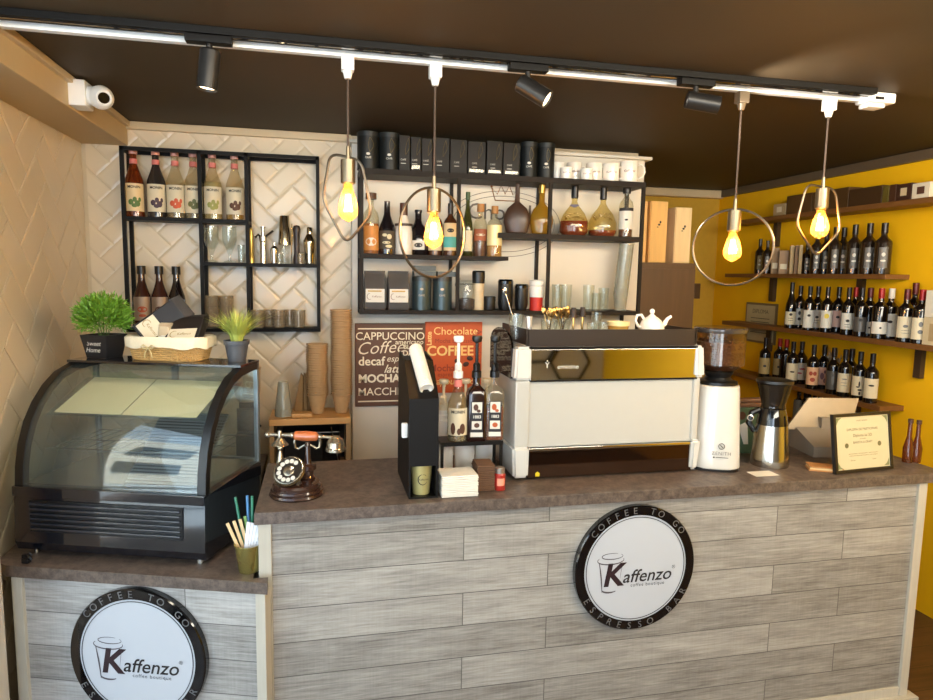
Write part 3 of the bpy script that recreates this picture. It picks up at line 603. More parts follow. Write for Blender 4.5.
def mug(label, u, v, yy, r, h, hang, grp, name='coffee_mug', z=ZT, txt=True, dotted=False, cat='mug'):
    p = at(u, v, 1, yy); p.z = z; t = thing(name, label, cat, p, face(p, .8), grp)
    obj('cup_body', MB().lathe([(1e-5, 0), (r*.88, 0), (r*.97, .03*h), (r, .1*h), (r, h), (r*.93, h), (r*.90, .1*h), (1e-5, .08*h)], 28), porcelain, t)
    c, s = math.cos(hang), math.sin(hang)
    obj('handle', MB().tube([((r*.97+q)*c, (r*.97+q)*s, zz) for q, zz in [(0, .82*h), (.25*r*1.6, .86*h), (.45*r*1.6, .70*h), (.48*r*1.6, .48*h), (.36*r*1.6, .28*h), (0, .18*h)]], .095*r, 8), porcelain, t)
    if txt: obj('mug_lettering', text(MB(), 'Kaffenzo', r*.38, 0, .52*h, r=r+.0008, shear=.3), mat('mug_print', (120, 50, 40), .5), t, False)
    return t
MG = 'white mugs on the rack top'
mug('white mug half hidden behind the leftmost espresso cup', 557, 178, 3.21, .038, .088, 2.2, MG, txt=False)
mug('white mug behind the two espresso cups', 574, 178, 3.21, .038, .092, .3, MG)
mug('white mug, third from the right on the rack top', 594, 178, 3.19, .040, .092, 0, MG)
mug('white mug with red script, second from the right on the rack top', 610.5, 178, 3.17, .041, .090, 0, MG)
mug('large white mug with red script at the right end of the rack top', 628.5, 178, 3.16, .045, .105, -.1, MG)
mug('small white espresso cup in front of the mugs, left one', 566, 180, 3.135, .030, .055, -.2, 'espresso cups before the mugs', 'espresso_cup', cat='cup')
mug('small white espresso cup in front of the mugs, right one', 586.5, 180, 3.135, .030, .055, -.2, 'espresso cups before the mugs', 'espresso_cup', cat='cup')
# ================================================================ LIQUOR ON THE MIDDLE RACK
def pr(points): return lambda r, h: [(1e-5, 0)]+[(a*r, b*h) for a, b in points]
whisky = pr([(.96, 0), (1, .01), (1, .60), (.85, .68), (.45, .75), (.34, .80), (.34, .97)])
ZL = CM1+.0095
def lq(label, u, r, h, prof, gm, **k):
    p = at(u, 254, 1, k.pop('yy', 3.19)); p.z = k.pop('z', ZL); return bottle(k.pop('name', 'liquor_bottle'), label, p, r, h, prof, gm, group='liquor bottles on the middle rack', **k)
clr = glass('bottle_clear', (240, 238, 226), body=.06, bodyrgb=(230, 226, 210)); dkg = mat('dark_bottle_glass', (22, 17, 20), .07); grn = glass('green_glass', (120, 128, 70), body=.4, bodyrgb=(84, 86, 44))
lq('clear bottle with orange label and wide brown stopper, leftmost on the liquor shelf', 371, .038, .285, whisky, clr, liq=liquid('amber_liquor', (190, 110, 40)), fill=.5, cap=mat('brown_stopper', (84, 54, 34), .5), cap_r=.026, cap_len=.10, lab=mat('orange_label', (196, 130, 60), .6), lab_z=(.06, .46), motif=[(0, .2, .7, .07)], motif_m=white_label)
lq('dark cream-liqueur bottle with pale lettering, second on the liquor shelf', 387, .040, .25, prof_burg, dkg, cap=mat('brown_cap', (70, 42, 28), .4), cap_r=.014, cap_len=.1, lab=mat('dark_label', (70, 58, 42), .6), lab_z=(.1, .44), motif=[(-.3, .36, .3, .03), (.25, .33, .3, .05), (-.1, .22, .5, .025), (.2, .15, .4, .03)], motif_m=mat('cream_print', (214, 200, 160), .6))
lq('white bottle with a brown neck, third on the liquor shelf', 403.5, .042, .245, prof_burg, mat('white_bottle', (222, 216, 204), .25), cap=mat('brown_cap', (70, 42, 28), .4), cap_r=.019, cap_len=.24, lab=mat('dark_patch_label', (60, 44, 34), .5), lab_z=(.55, .60), lab_ang=1.5)
lq('squat dark bottle with an oval white label behind the round loop lamp', 418, .052, .22, pr([(.9, 0), (1, .05), (1, .4), (.8, .58), (.4, .7), (.3, .78), (.3, .97)]), dkg, cap=black_plastic, cap_r=.018, lab=white_label, lab_z=(.12, .32), lab_ang=.6, motif=[(0, .22, .4, .05)], motif_m=ink, yy=3.24)
lq('brown bottle right behind the glowing round loop bulb', 435, .036, .25, whisky, mat('brown_bottle', (70, 40, 22), .12), cap=gold, lab=mat('tan_label', (222, 196, 148), .6), lab_z=(.1, .38), yy=3.22)
lq('brown bottle with pale label and teal stripe beside the rack divider', 450, .034, .252, whisky, mat('brown_bottle', (70, 40, 22), .12), cap=black_plastic, cap_len=.2, cap_r=.0135, lab=mat('tan_label', (222, 196, 148), .6), lab_z=(.1, .62), band=(.16, .36, mat('teal_label', (80, 170, 160), .5)), motif=[(0, .48, .5, .04)], motif_m=ink)
lq('slim green vermouth bottle just right of the rack divider', 467, .026, .31, prof_burg, grn, cap=mat('green_cap', (60, 84, 50), .5), cap_len=.12, lab=cream_label, lab_z=(.08, .4))
lq('clear bottle with wooden stopper and brown printed label', 480, .034, .255, whisky, clr, liq=liquid('dark_rum', (110, 52, 20)), fill=.36, cap=mat('cork_stopper', (170, 120, 66), .6), cap_r=.018, cap_len=.15, lab=mat('rust_label', (150, 78, 44), .6), lab_z=(.3, .52), motif=[(0, .41, .7, .02)], motif_m=cream_label)
lq('clear bottle with big white and gold label, rightmost on the liquor shelf', 494, .039, .245, whisky, clr, liq=liquid('gold_liquor', (196, 140, 50)), fill=.55, cap=mat('cork_stopper', (170, 120, 66), .6), cap_r=.017, cap_len=.15, lab=mat('gold_white_label', (224, 206, 150), .4, .2), lab_z=(.22, .62), yy=3.16)
ZR = CM2+.0125
def flask(label, u, r, h, gm, flat=.45, neck=.62, nr=.014, **k):
    p = at(u, 234, 1, 3.185); p.z = ZR; t = thing('flask_bottle', label, 'bottle', p, face(p), 'round flasks and decanters')
    P = [(1e-5, 0), (r*.55, 0), (r*.80, .03*h), (r, .22*h), (r*.97, .34*h), (r*.72, .48*h), (r*.36, .56*h), (nr, neck*h), (nr*.9, .95*h)]
    obj('glass_body', MB().lathe(P+[(1e-5, .95*h)], 28, sy=flat), gm, t)
    if k.get('liq'): obj('liquid', MB().lathe(cut(P, k['fill']*h), 28, sy=flat), k['liq'], t)
    c = k['cap']; cl = k.get('cl', .1); obj('cap', MB().lathe([(nr*1.1, (1-cl)*h), (nr*1.15, h), (1e-5, h)], 16), c, t)
    if k.get('seal'): obj('neck_label', MB().prism([(-.018, .56*h), (0, .52*h), (.018, .56*h), (0, .60*h)], -r*flat*.55, -r*flat*.5), k['seal'], t, False)
    return t
flask('round flat dark brown leather-look flask with a long neck', 516.5, .066, .262, mat('brown_flask', (66, 46, 34), .35, bump=.3), .4, .60, .012, cap=mat('brown_cap', (70, 42, 28), .4), cl=.05)
flask('round golden flask with a gold capsule beside the rack upright', 541, .058, .262, glass('golden_flask', (206, 172, 60), body=.55, bodyrgb=(170, 130, 40)), .5, .60, .014, cap=gold, cl=.22)
cog = liquid('cognac', (128, 34, 8), .9); dec = glass('decanter_glass', (236, 226, 190), body=.05, bodyrgb=(214, 196, 140))
def decanter(label, u, fill, seal=None):
    p = at(u, 234, 1, 3.185); p.z = ZR; t = thing('cognac_decanter', label, 'decanter', p, face(p), 'round flasks and decanters'); h, r = .245, .072
    P = [(1e-5, 0), (r*.80, 0), (r, .08*h), (r*.99, .28*h), (r*.74, .45*h), (r*.34, .60*h), (.0145, .68*h), (.0135, .80*h), (.0135, .93*h)]
    obj('glass_body', MB().lathe(P+[(1e-5, .93*h)], 28, sy=.6), dec, t); obj('liquid', MB().lathe(cut(P, fill*h), 28, sy=.6), cog, t)
    m = MB()
    for q in range(26):
        a = random.uniform(-1.1, 1.1); zz = random.uniform(.32, .46)*h; m.sphere((r*.8*math.sin(a)*.9, -r*.6*math.cos(a)*.82, zz), .004, 6)
    obj('cut_facets', m, dec, t)['kind'] = 'stuff'
    obj('stopper', MB().lathe([(.016, .76*h), (.0175, .765*h), (.0175, h-.001), (1e-5, h)], 16), black_plastic, t)
    if seal: obj('neck_label', MB().prism([(-.024, .60*h), (0, .565*h), (.024, .60*h), (.018, .63*h), (-.018, .63*h)], -.024, -.021), seal, t, False)
decanter('glass decanter with red-brown cognac and a dark neck badge', 573.5, .30, mat('badge_violet', (60, 50, 74), .4)); decanter('glass decanter nearly empty with a little cognac, right one', 602, .13)
p = at(625, 236, 1, 3.175); p.z = ZR
bottle('whisky_bottle', 'square-shouldered whisky bottle with white label and black cap at the rack end', p, .036, .262, whisky, clr, liquid('dark_rum', (110, 52, 20)), .30, black_plastic, .020, .16, white_label, (.15, .56), 1.2, band=(.50, .56, ink), motif=[(0, .33, .25, .02)], motif_m=ink, cat='bottle')
# ================================================================ BOTTOM SHELF OF THE MIDDLE RACK
ZB = CB+.0105
for i, u in enumerate((374.5, 398)):
    p = at(u, 308, 1, 3.17); p.z = ZB
    t = thing('coffee_bag', 'black coffee bag with white label, %s on the bottom shelf of the middle rack' % ('leftmost' if i == 0 else 'second'), 'coffee bag', p, 0, 'black coffee bags on the rack')
    V = []; w = .049
    obj('bag', MB().prism([(-.035, 0), (.035, 0), (.037, .09), (.012, .158), (.010, .182), (-.010, .182), (-.012, .158), (-.037, .09)], -w, w, 'YZ').box(-w, w, -.011, .011, .172, .183), mat('black_bag', (24, 18, 15), .5, bump=.2), t, ang=50)
    m = obj('bag_label', MB().box(-.044, .044, -.0395, -.0375, .035, .098), white_label, t, False)
    mm_ = MB(); ribbon(mm_, ell(-.026, .062, .012, .014, 80, 300, 10), .003, -.0402); text(mm_, 'Kaffenzo', .013, .008, .062, -.0402); obj('label_logo', mm_, mat('bag_print', (120, 86, 60), .6), m, False)
    obj('label_stripe', MB().box(-.034, .030, -.0402, -.0395, .084, .091), mat('gold_print', (190, 150, 70), .5), m, False)
teal = mat('teal_tin', (58, 72, 74), .28, .4)
for i, u in enumerate((421.5, 442)):
    p = at(u, 308, 1, 3.16); p.z = ZB
    t = thing('coffee_tin', 'shiny slate-teal tin on the bottom rack shelf, %s' % ('next to the coffee bags' if i == 0 else 'next to the glass jar'), 'tin', p, face(p), 'slate-teal tins on the bottom rack shelf')
    obj('tin_body', MB().lathe([(1e-5, 0), (.046, 0), (.046, .14)], 28), teal, t); obj('tin_lid', MB().lathe([(.0472, .138), (.0472, .158), (.045, .16), (1e-5, .16)], 28), mat('tin_lid', (36, 40, 41), .35), t)
    m = MB(); text(m, 'CAFÉ', .013, 0, .07, r=.0472); blob(m, .046, 0, .10, .009, .006); obj('tin_lettering', m, mat('tin_print', (196, 176, 150), .5), t, False)
for i, (x, dz) in enumerate(((.36, 0), (.36, .026), (.47, 0))):
    p = at(424 if i < 2 else 447, 272, 1, 3.16); t = tag(obj('small_box', MB().box(-.052, .052, -.04, .04, 0, .024, .001), mat('patterned_box', (70, 80, 82) if i < 2 else (92, 74, 58), .5, var=.5, scale=160), loc=(p.x, 3.16, ZB+.1605+dz)), ('flat blue-grey box lying on the left teal tin', 'flat blue-grey box topmost above the left teal tin', 'flat brown box lying on the right teal tin')[i], 'box', 'flat boxes on the teal tins')
p = at(466, 308, 1, 3.17); p.z = ZB
t = thing('clip_jar', 'clear clip-top glass jar with dark coffee beans behind the rack divider', 'jar', p)
obj('jar_body', MB().lathe([(1e-5, 0), (.042, 0), (.046, .01), (.046, .10), (.040, .118), (.040, .124)], 24), clear, t)
obj('coffee_beans', MB().lathe([(1e-5, .004), (.040, .004), (.0435, .012), (.0435, .052), (.02, .058), (1e-5, .055)], 24), mat('beans', (52, 34, 24), .5, var=.5, scale=180, bump=1), t)
obj('jar_lid', MB().lathe([(1e-5, .128), (.043, .128), (.044, .134), (.04, .144), (1e-5, .147)], 24), clear, t)
obj('wire_clip', MB().tube([(-.047, 0, .10), (-.056, 0, .12), (-.05, 0, .15), (-.03, 0, .15)], .0018, 6).tube([(.042*math.cos(2*PI*k/24), .042*math.sin(2*PI*k/24), .126) for k in range(24)], .0016, 6, True), steel, t)
def cyl_thing(name, label, cat, u, v, yy, z, P, m, lid=None, lm=None, grp=None, seg=24, lidname='lid', bodyname='body'):
    p = at(u, v, 1, yy); p.z = z
    if not lid: return tag(obj(name, MB().lathe(P, seg), m, loc=p), label, cat, grp)
    t = thing(name, label, cat, p, 0, grp); obj(bodyname, MB().lathe(P, seg), m, t); obj(lidname, MB().lathe(lid, seg), lm, t); return t
cyl_thing('flask_cup', 'beige travel bottle with a black screw lid on the bottom rack shelf', 'travel bottle', 478, 308, 3.17, ZB, [(1e-5, 0), (.028, 0), (.029, .005), (.029, .13), (.026, .135)], mat('beige_bottle', (206, 186, 150), .4), [(.030, .13), (.031, .14), (.032, .185), (.028, .192), (1e-5, .192)], black_plastic)
cyl_thing('spice_jar', 'short black lidded jar on the bottom rack shelf', 'jar', 489.5, 308, 3.16, ZB, [(1e-5, 0), (.027, 0), (.028, .004), (.028, .045)], black_plastic, [(.0295, .045), (.0295, .064), (.026, .068), (1e-5, .068)], black_plastic)
cyl_thing('travel_mug', 'tall black travel mug on the bottom rack shelf left of the machine', 'travel mug', 505, 308, 3.16, ZB, [(1e-5, 0), (.031, 0), (.037, .03), (.037, .13)], black_plastic, [(.039, .13), (.039, .143), (.034, .152), (1e-5, .152)], black_gloss)
cyl_thing('travel_mug', 'black travel mug partly behind the glass of spoons', 'travel mug', 521, 308, 3.16, ZB, [(1e-5, 0), (.028, 0), (.033, .03), (.033, .11)], black_plastic, [(.035, .11), (.035, .122), (.03, .13), (1e-5, .13)], black_gloss)
p = at(536, 308, 1, 3.15); p.z = ZB
t = thing('travel_cup', 'white cup with a red lower half on the bottom rack shelf', 'travel cup', p)
obj('cup_body', MB().lathe([(1e-5, 0), (.032, 0), (.033, .065), (.034, .066)], 24), mat('red_sleeve', (196, 44, 34), .45), t); obj('cup_top', MB().lathe([(.034, .066), (.038, .10), (.034, .12), (.0385, .125), (.038, .145), (.030, .152), (1e-5, .152)], 24), white_plastic, t)
for i, (u, hh, r, n) in enumerate(((557, .13, .030, 1), (565, .13, .034, 1), (588, .13, .030, 1), (603, .115, .028, 1), (596, .09, .026, 1))):
    p = at(u, 308, 1, 3.15+.05*(i % 2)); p.z = ZB; tumbler('clear drinking glass standing upright, %s above the machine' % ORD[i], p, hh, r, group='clear glasses on the bottom rack shelf')
p0 = at(620, 308, 1, 3.19); cupm = glass('plastic_cup', (238, 238, 230), body=.25, bodyrgb=(226, 226, 214), rough=.15)
proto = None
for k in range(12):
    loc = (p0.x+.002*k, 3.19, ZB+k*.0225)
    if proto is None: proto = tag(obj('plastic_cup', MB().lathe([(1e-5, 0), (.030, 0), (.0375, .095), (.0395, .095), (.0395, .098), (.0365, .098), (.029, .003), (1e-5, .003)], 20), cupm, loc=loc), 'clear plastic cup nested in the tall stack at the right end of the rack', 'plastic cup', 'tall stack of plastic cups on the rack')
    else: dup(proto, loc)
# ================================================================ SIGN BOARDS
def board(label, u0, v0, u1, v1, m, yy=3.282):
    a, b = at(u0, v0, 1, yy), at(u1, v1, 1, yy); w, h = b.x-a.x, a.z-b.z
    t = thing('sign_board', label, 'sign', ((a.x+b.x)/2, yy, (a.z+b.z)/2)); obj('panel', MB().box(-w/2, w/2, 0, .017, -h/2, h/2, .002), m, t, False); return t, w, h
t, w, h = board('brown wall board listing coffee names in cream lettering', 355, 323.5, 424.5, 405, mat('brown_board', (92, 58, 38), .6))
cream_ink = mat('cream_ink', (232, 218, 188), .6); y = -.001
def words(t, L, m, nm='lettering'):
    for s, size, x, z, sh, bo, rot in L: obj(nm, text(MB(), s, size, x, z, y, shear=sh, bold=bo, rot=rot), m, t, False)
for q_ in (h*.43, -h*.445): obj('border_line', MB().box(-w*.46, w*.46, y, 0, q_, q_+h*.015), cream_ink, t, False)
words(t, [('CAPPUCCINO', .0545, 0, h*.345, 0, .0003, 0), ('Coffee', .088, -w*.15, h*.205, .35, -.0005, .05), ('americano', .034, w*.27, h*.275, .1, .0004, 0), ('BLACK', .030, w*.32, h*.215, 0, .0006, 0), ('DARK', .038, w*.32, h*.14, 0, .001, 0),
          ('decaf', .062, -w*.27, h*.045, 0, .001, 0), ('espresso', .045, w*.17, h*.075, .3, 0, 0), ('latte', .058, w*.05, -h*.05, .4, .0005, 0), ('MOCHA', .056, -w*.16, -h*.165, 0, .002, 0), ('MACCHIATO', .0545, 0, -h*.325, 0, .0004, 0)], cream_ink)
m = MB()
for k in range(7): m.tube([(w*.33+.045*math.cos(R(40*k))*q, y, -h*.13+.045*math.sin(R(40*k))*q) for q in (.3, 1)], .0016, 4)
obj('flower_drawing', m, cream_ink, t)['kind'] = 'stuff'
t, w, h = board('orange wall board with Chocolate and COFFEE lettering and drawn beans', 425.5, 322, 481, 392, mat('orange_board', (200, 84, 30), .55))
words(t, [('Chocolate', .055, w*.03, h*.37, 0, 0, 0), ('COFFEE', .070, -w*.06, h*.09, 0, .0018, 0)], mat('pale_yellow_ink', (244, 206, 130), .6))
words(t, [('Latte', .034, -w*.43, h*.27, 0, .001, PI/2), ('cappuccino', .05, 0, -h*.34, .2, 0, 0)], mat('pale_yellow_ink', (244, 206, 130), .6))
words(t, [('Mocha Espresso', .030, 0, h*.235, 0, 0, 0), ('Mocha', .05, -w*.2, -h*.15, 0, .0005, 0), ('Americano', .05, w*.43, h*.1, 0, 0, -PI/2), ('espresso', .03, -w*.1, -h*.24, 0, 0, 0)], mat('dark_orange_ink', (140, 46, 22), .6))
for a, b, q in ((.02, -.02, .5), (.065, -.035, -.4), (.035, -.075, .9), (.085, -.005, .2)): obj('drawn_bean', MB().sphere((a, -.001, b), .017, 12, (1, .12, .72), RY(q)), mat('bean_print', (64, 30, 18), .5), t)
# ================================================================ DISPLAY CASE (on the angled counter)
c0 = l2w(.307, .08, .75); t = thing('display_case', 'curved-glass black refrigerated display case on the angled counter', 'display case', c0, TH); case = t
hw = .328; D = .425; BH = .232; HT = .612
blue_black = mat('case_black', (16, 19, 26), .1, coat=.8)
bp_ = [(.0, .022), (-.012, .05), (-.006, .19), (.0, BH), (D, BH), (D, .022)]
obj('base_cabinet', MB().prism(bp_, -hw, hw, 'YZ'), blue_black, t, ang=20)
obj('base_rim', MB().box(-hw-.002, hw+.002, -.012, .02, .205, .238, .003), blue_black, t)
for k in range(6): obj('vent_louver', MB().box(-.265, .25, -.022, -.004, .180-.0165*k, .188-.0165*k, .003, T(0, 0, 0)), mat('louver', (34, 38, 46), .2, coat=.5), t)
obj('vent_recess', MB().box(-.27, .255, -.0128, -.004, .088, .194), black_plastic, t)
for x in (-.29, .29):
    for y in (.03, D-.03): obj('foot', MB().cyl(.014, .0005, .022, 16, .012), steel, t, loc=(x, y, 0))
ARC = [(.0, BH), (.006, .30), (.022, .37), (.052, .44), (.092, .497), (.145, .548), (.205, .585), (.28, .606), (.36, HT), (D, HT)]
def arcpoly(w):   # band of width w below the arc
    out = []
    for i, p in enumerate(ARC):
        a, b = Vector(ARC[max(0, i-1)]), Vector(ARC[min(len(ARC)-1, i+1)]); d = (b-a).normalized(); out.append((p[0]+d.y*w, p[1]-d.x*w))
    return out
inn = arcpoly(.028)
for x in (-hw, hw-.028): obj('arch_frame', MB().prism(ARC+inn[::-1], x, x+.028, 'YZ'), black_plastic, t, ang=25)
i1, i2 = arcpoly(.003), arcpoly(.007); n = len(i1)
cg = glass('case_glass', (238, 244, 244), body=.02, bodyrgb=(200, 220, 230), rough=.01, spec=1.6)
obj('curved_front_glass', MB().prism(i1[:9]+i2[:9][::-1], -hw+.018, hw-.018, 'YZ'), cg, t, ang=60)
side = [(.012, BH)]+[(a, b) for a, b in inn[1:-1]]+[(D-.016, HT-.02), (D-.016, BH)]
for x in (-hw+.007, hw-.011): obj('side_glass', MB().prism(side, x, x+.004, 'YZ'), cg, t, False)
for x in (-hw, hw-.016): obj('rear_post', MB().box(x, x+.016, D-.016, D, BH, HT-.001), mat('aluminium', (150, 156, 158), .3, .8), t, False)
obj('top_panel', MB().box(-hw, hw, .27, D+.005, HT-.004, HT+.006, .002), blue_black, t)
obj('front_glass_handle', MB().box(-.06, .06, .31, .33, HT-.01, HT-.004), steel, t)
obj('sliding_door', MB().box(-hw+.018, 0.01, D-.012, D-.008, BH, HT-.01), cg, t, False); obj('sliding_door', MB().box(-.01, hw-.018, D-.006, D-.002, BH, HT-.01), cg, t, False)
obj('door_rail', MB().box(-hw+.016, hw-.016, D-.014, D, BH, BH+.012).box(-.012, .012, D-.013, D, BH, HT-.01).box(-hw+.016, hw-.016, D-.014, D, HT-.02, HT-.005), mat('aluminium', (150, 156, 158), .3, .8), t, False)
obj('deck', MB().box(-hw+.018, hw-.018, .022, D-.02, BH, BH+.008), steel, t, False)
mesh_m = mat('perforated_steel', (120, 124, 128), .3, .9, scale=3)
N_ = mesh_m.node_tree.nodes; L_ = mesh_m.node_tree.links; vo = N_.new('ShaderNodeTexVoronoi'); vo.inputs['Scale'].default_value = 110; vo.inputs['Randomness'].default_value = 0
tcn = [q for q in N_ if q.type == 'TEX_COORD'][0]; L_.new(tcn.outputs['Object'], vo.inputs['Vector'])
crn = N_.new('ShaderNodeValToRGB'); crn.color_ramp.elements[0].position = .35; crn.color_ramp.elements[0].color = (.01, .01, .012, 1); crn.color_ramp.elements[1].position = .42; crn.color_ramp.elements[1].color = (.30, .32, .34, 1)
L_.new(vo.outputs['Distance'], crn.inputs[0]); L_.new(crn.outputs[0], N_['Principled BSDF'].inputs['Base Color'])
obj('perforated_air_guard', MB().prism([(.05, BH+.009), (.06, BH+.009), (.30, BH+.20), (.29, BH+.205)], .02, .27, 'YZ'), mesh_m, t, False)
wsh = MB()
for k in range(16): wsh.tube([(-.29+.58*k/15, .13, BH+.10), (-.29+.58*k/15, D-.02, BH+.10)], .0015, 5)
for y in (.13, .25, .40): wsh.tube([(-.31, y, BH+.099), (.31, y, BH+.099)], .0022, 6)
obj('wire_shelf', wsh, steel, t)
sh = [(.125, .448), (.125, .452), (.335, .545), (.335, .541)]
obj('glass_shelf', MB().prism(sh, -.30, .30, 'YZ'), cg, t, False)
paper = mat('cream_card', (250, 228, 178), .55, var=.02)
mm = case.matrix_basis
for i, (xa, xb) in enumerate(((-.275, -.035), (-.03, .235))):
    q = T(*c0) @ RZ(TH)
    V = [(xa, .128, .4565), (xb, .128, .4565), (xb+.01, .33, .5455), (xa+.01, .33, .5455)]
    p_ = MB(); p_.add(V+[(a, b, c+.002) for a, b, c in V], [(0, 3, 2, 1), (4, 5, 6, 7), (0, 1, 5, 4), (1, 2, 6, 5), (2, 3, 7, 6), (3, 0, 4, 7)])
    o = obj('cream_card', p_, paper, None, False, loc=c0); o.rotation_euler = (0, 0, TH); tag(o, 'blank cream card sheet lying on the sloped shelf in the display case, %s one' % ('left' if i == 0 else 'right'), 'card', 'cream cards in the display case')
ZC = .75+HT+.0065
def on_case(x, y, z=ZC): return l2w(x, y, z)
# potted green plant
p = on_case(.055, .455); t = thing('potted_plant', 'bushy bright green plant in a tapered square black pot on the display case', 'potted plant', p, TH-.1)
obj('pot', MB().add([(-.042, -.042, 0), (.042, -.042, 0), (.042, .042, 0), (-.042, .042, 0), (-.056, -.056, .085), (.056, -.056, .085), (.056, .056, .085), (-.056, .056, .085), (-.050, -.050, .085), (.050, -.050, .085), (.050, .050, .085), (-.050, .050, .085), (-.047, -.047, .07), (.047, -.047, .07), (.047, .047, .07), (-.047, .047, .07)],
    [(0, 3, 2, 1)]+[(l+q, l+(q+1) % 4, l+4+(q+1) % 4, l+4+q) for l in (0, 4, 8) for q in range(4)]+[(12, 13, 14, 15)]), mat('black_pot', (30, 31, 34), .45), t, False)
m = MB(); mt = T(0, -.0535, .044) @ RX(-.165); text(m, 'Sweet', .024, 0, .010, -.001, mtx=mt, shear=.1); text(m, 'Home', .024, 0, -.014, -.001, mtx=mt, shear=.1); obj('pot_lettering', m, white_label, t, False)
def blades(n, R0, H, seed, wid, curl, ball=False):
    rnd = random.Random(seed); m = MB()
    for i in range(n):
        if ball:
            a, b = rnd.uniform(0, 2*PI), math.acos(rnd.uniform(-.55, 1)); rr = R0*rnd.uniform(.45, 1)
            c = Vector((rr*math.sin(b)*math.cos(a), rr*math.sin(b)*math.sin(a), H+rr*math.cos(b)*.95)); d = (c-Vector((0, 0, H-.02))).normalized()
            d = (d+Vector((rnd.uniform(-.7, .7), rnd.uniform(-.7, .7), rnd.uniform(-.5, .8)))).normalized(); L = rnd.uniform(.014, .028)
            s = d.cross(Vector((rnd.uniform(-1, 1), rnd.uniform(-1, 1), rnd.uniform(-1, 1)))).normalized()*wid
            m.add([c-s*.3, c+d*L*.5-s, c+d*L, c+d*L*.5+s], [(0, 1, 2, 3)])
        else:
            a = rnd.uniform(0, 2*PI); r0 = rnd.uniform(0, R0*.5); L = H*rnd.uniform(.6, 1.05); lean = rnd.uniform(.05, curl); w = wid*rnd.uniform(.6, 1)
            p0 = Vector((r0*math.cos(a), r0*math.sin(a), 0)); o = Vector((math.cos(a), math.sin(a), 0)); s = Vector((-math.sin(a+rnd.uniform(-1, 1)), math.cos(a), 0))*w
            P = [p0+o*(lean*L*q*q)+Vector((0, 0, L*q*(1-.25*lean*q))) for q in (0, .35, .7, 1)]
            m.add([P[0]-s, P[0]+s, P[1]+s, P[1]-s, P[2]+s*.7, P[2]-s*.7, P[3]], [(0, 1, 2, 3), (3, 2, 4, 5), (5, 4, 6)])
    return m
leaf = mat('leaf_green', (110, 156, 46), .5, var=.5, scale=60)
o = obj('foliage', blades(3200, .092, .148, 3, .0030, 0, True), leaf, t); o['kind'] = 'stuff'
st = MB()
for k in range(14):
    a = 2*PI*k/14; st.tube([(0.012*math.cos(a), .012*math.sin(a), .068), (.03*math.cos(a), .03*math.sin(a), .13), (.055*math.cos(a), .055*math.sin(a), .17)], .0012, 4)
obj('stems', st, mat('stem_green', (70, 104, 40), .6), t)['kind'] = 'stuff'
p = on_case(.578, .445); t = thing('potted_plant', 'spiky yellow-green artificial grass in a small round grey pot', 'potted plant', p, 0)
obj('pot', MB().lathe([(1e-5, 0), (.031, 0), (.041, .062), (.0445, .063), (.046, .078), (.0425, .078), (.040, .066), (1e-5, .064)], 32), mat('grey_pot', (74, 76, 80), .5), t)
g = blades(260, .034, .145, 5, .0030, .95); g.v = [(a, b, c+.06) for a, b, c in g.v]
obj('grass', g, mat('grass_yellow_green', (186, 196, 96), .5, var=.4, scale=40), t)['kind'] = 'stuff'
# basket
p = on_case(.325, .445); bk = thing('wicker_basket', 'oval wicker basket with a cream cloth liner on the display case', 'basket', p, TH)
def se(a, rx, ry, e=.62): c, s = math.cos(a), math.sin(a); return (rx*math.copysign(abs(c)**e, c), ry*math.copysign(abs(s)**e, s))
wick = mat('wicker', (204, 160, 96), .5, var=.3, scale=40); m = MB(); NS = 44
for k in range(9):
    z = .006+.0075*k; f = 1+.018*k; pts = []
    for i in range(NS*2):
        a = 2*PI*i/(NS*2); x, y_ = se(a, .128*f, .068*f); w_ = .0028*math.cos(PI*i+PI*k); q = math.hypot(x, y_); pts.append((x*(1+w_/q), y_*(1+w_/q), z))
    m.tube(pts, .0034, 5, True)
obj('wicker_weave', m, wick, bk); m = MB()
for i in range(NS):
    a = 2*PI*i/NS; x, y_ = se(a, .128, .068); x2, y2 = se(a, .128*1.15, .068*1.15); m.tube([(x, y_, .003), (x2, y2, .074)], .0022, 4)
m.prism([se(2*PI*i/40, .128, .068) for i in range(40)], .001, .006, 'XY'); obj('wicker_stakes', m, wick, bk)
m = MB(); V = []; NL = 96; rings = ((.120, .062, .045), (.138, .076, .082), (.150, .085, .090), (.158, .091, .083), (.157, .090, .050))
for r_, (rx, ry, z) in enumerate(rings):
    for i in range(NL):
        a = 2*PI*i/NL; w_ = 1+(.014*math.sin(9*a+r_)+.01*math.sin(23*a))*(r_ > 2); x, y_ = se(a, rx*w_, ry*w_); V.append((x, y_, z+(.004*math.sin(7*a) if r_ == 4 else 0)))
m.add(V, [(r_*NL+i, r_*NL+(i+1) % NL, (r_+1)*NL+(i+1) % NL, (r_+1)*NL+i) for r_ in range(4) for i in range(NL)])
m.add([(*se(2*PI*i/NL, .121, .063), .046) for i in range(NL)], [tuple(range(NL))])
obj('cloth_liner', m, mat('liner_cloth', (226, 212, 180), .85, bump=.3, scale=120), bk, ang=70)
m = MB()
for s in (-1, 1): m.tube([(-.03, -.096, .052), (-.03+s*.016, -.102, .063), (-.03+s*.026, -.101, .056), (-.03+s*.014, -.102, .049), (-.03, -.096, .052)], .0022, 5); m.tube([(-.03, -.098, .052), (-.03+s*.012, -.1, .034), (-.03+s*.015, -.098, .016)], .002, 5)
obj('ribbon_bow', m, mat('raffia', (206, 184, 130), .7), bk)
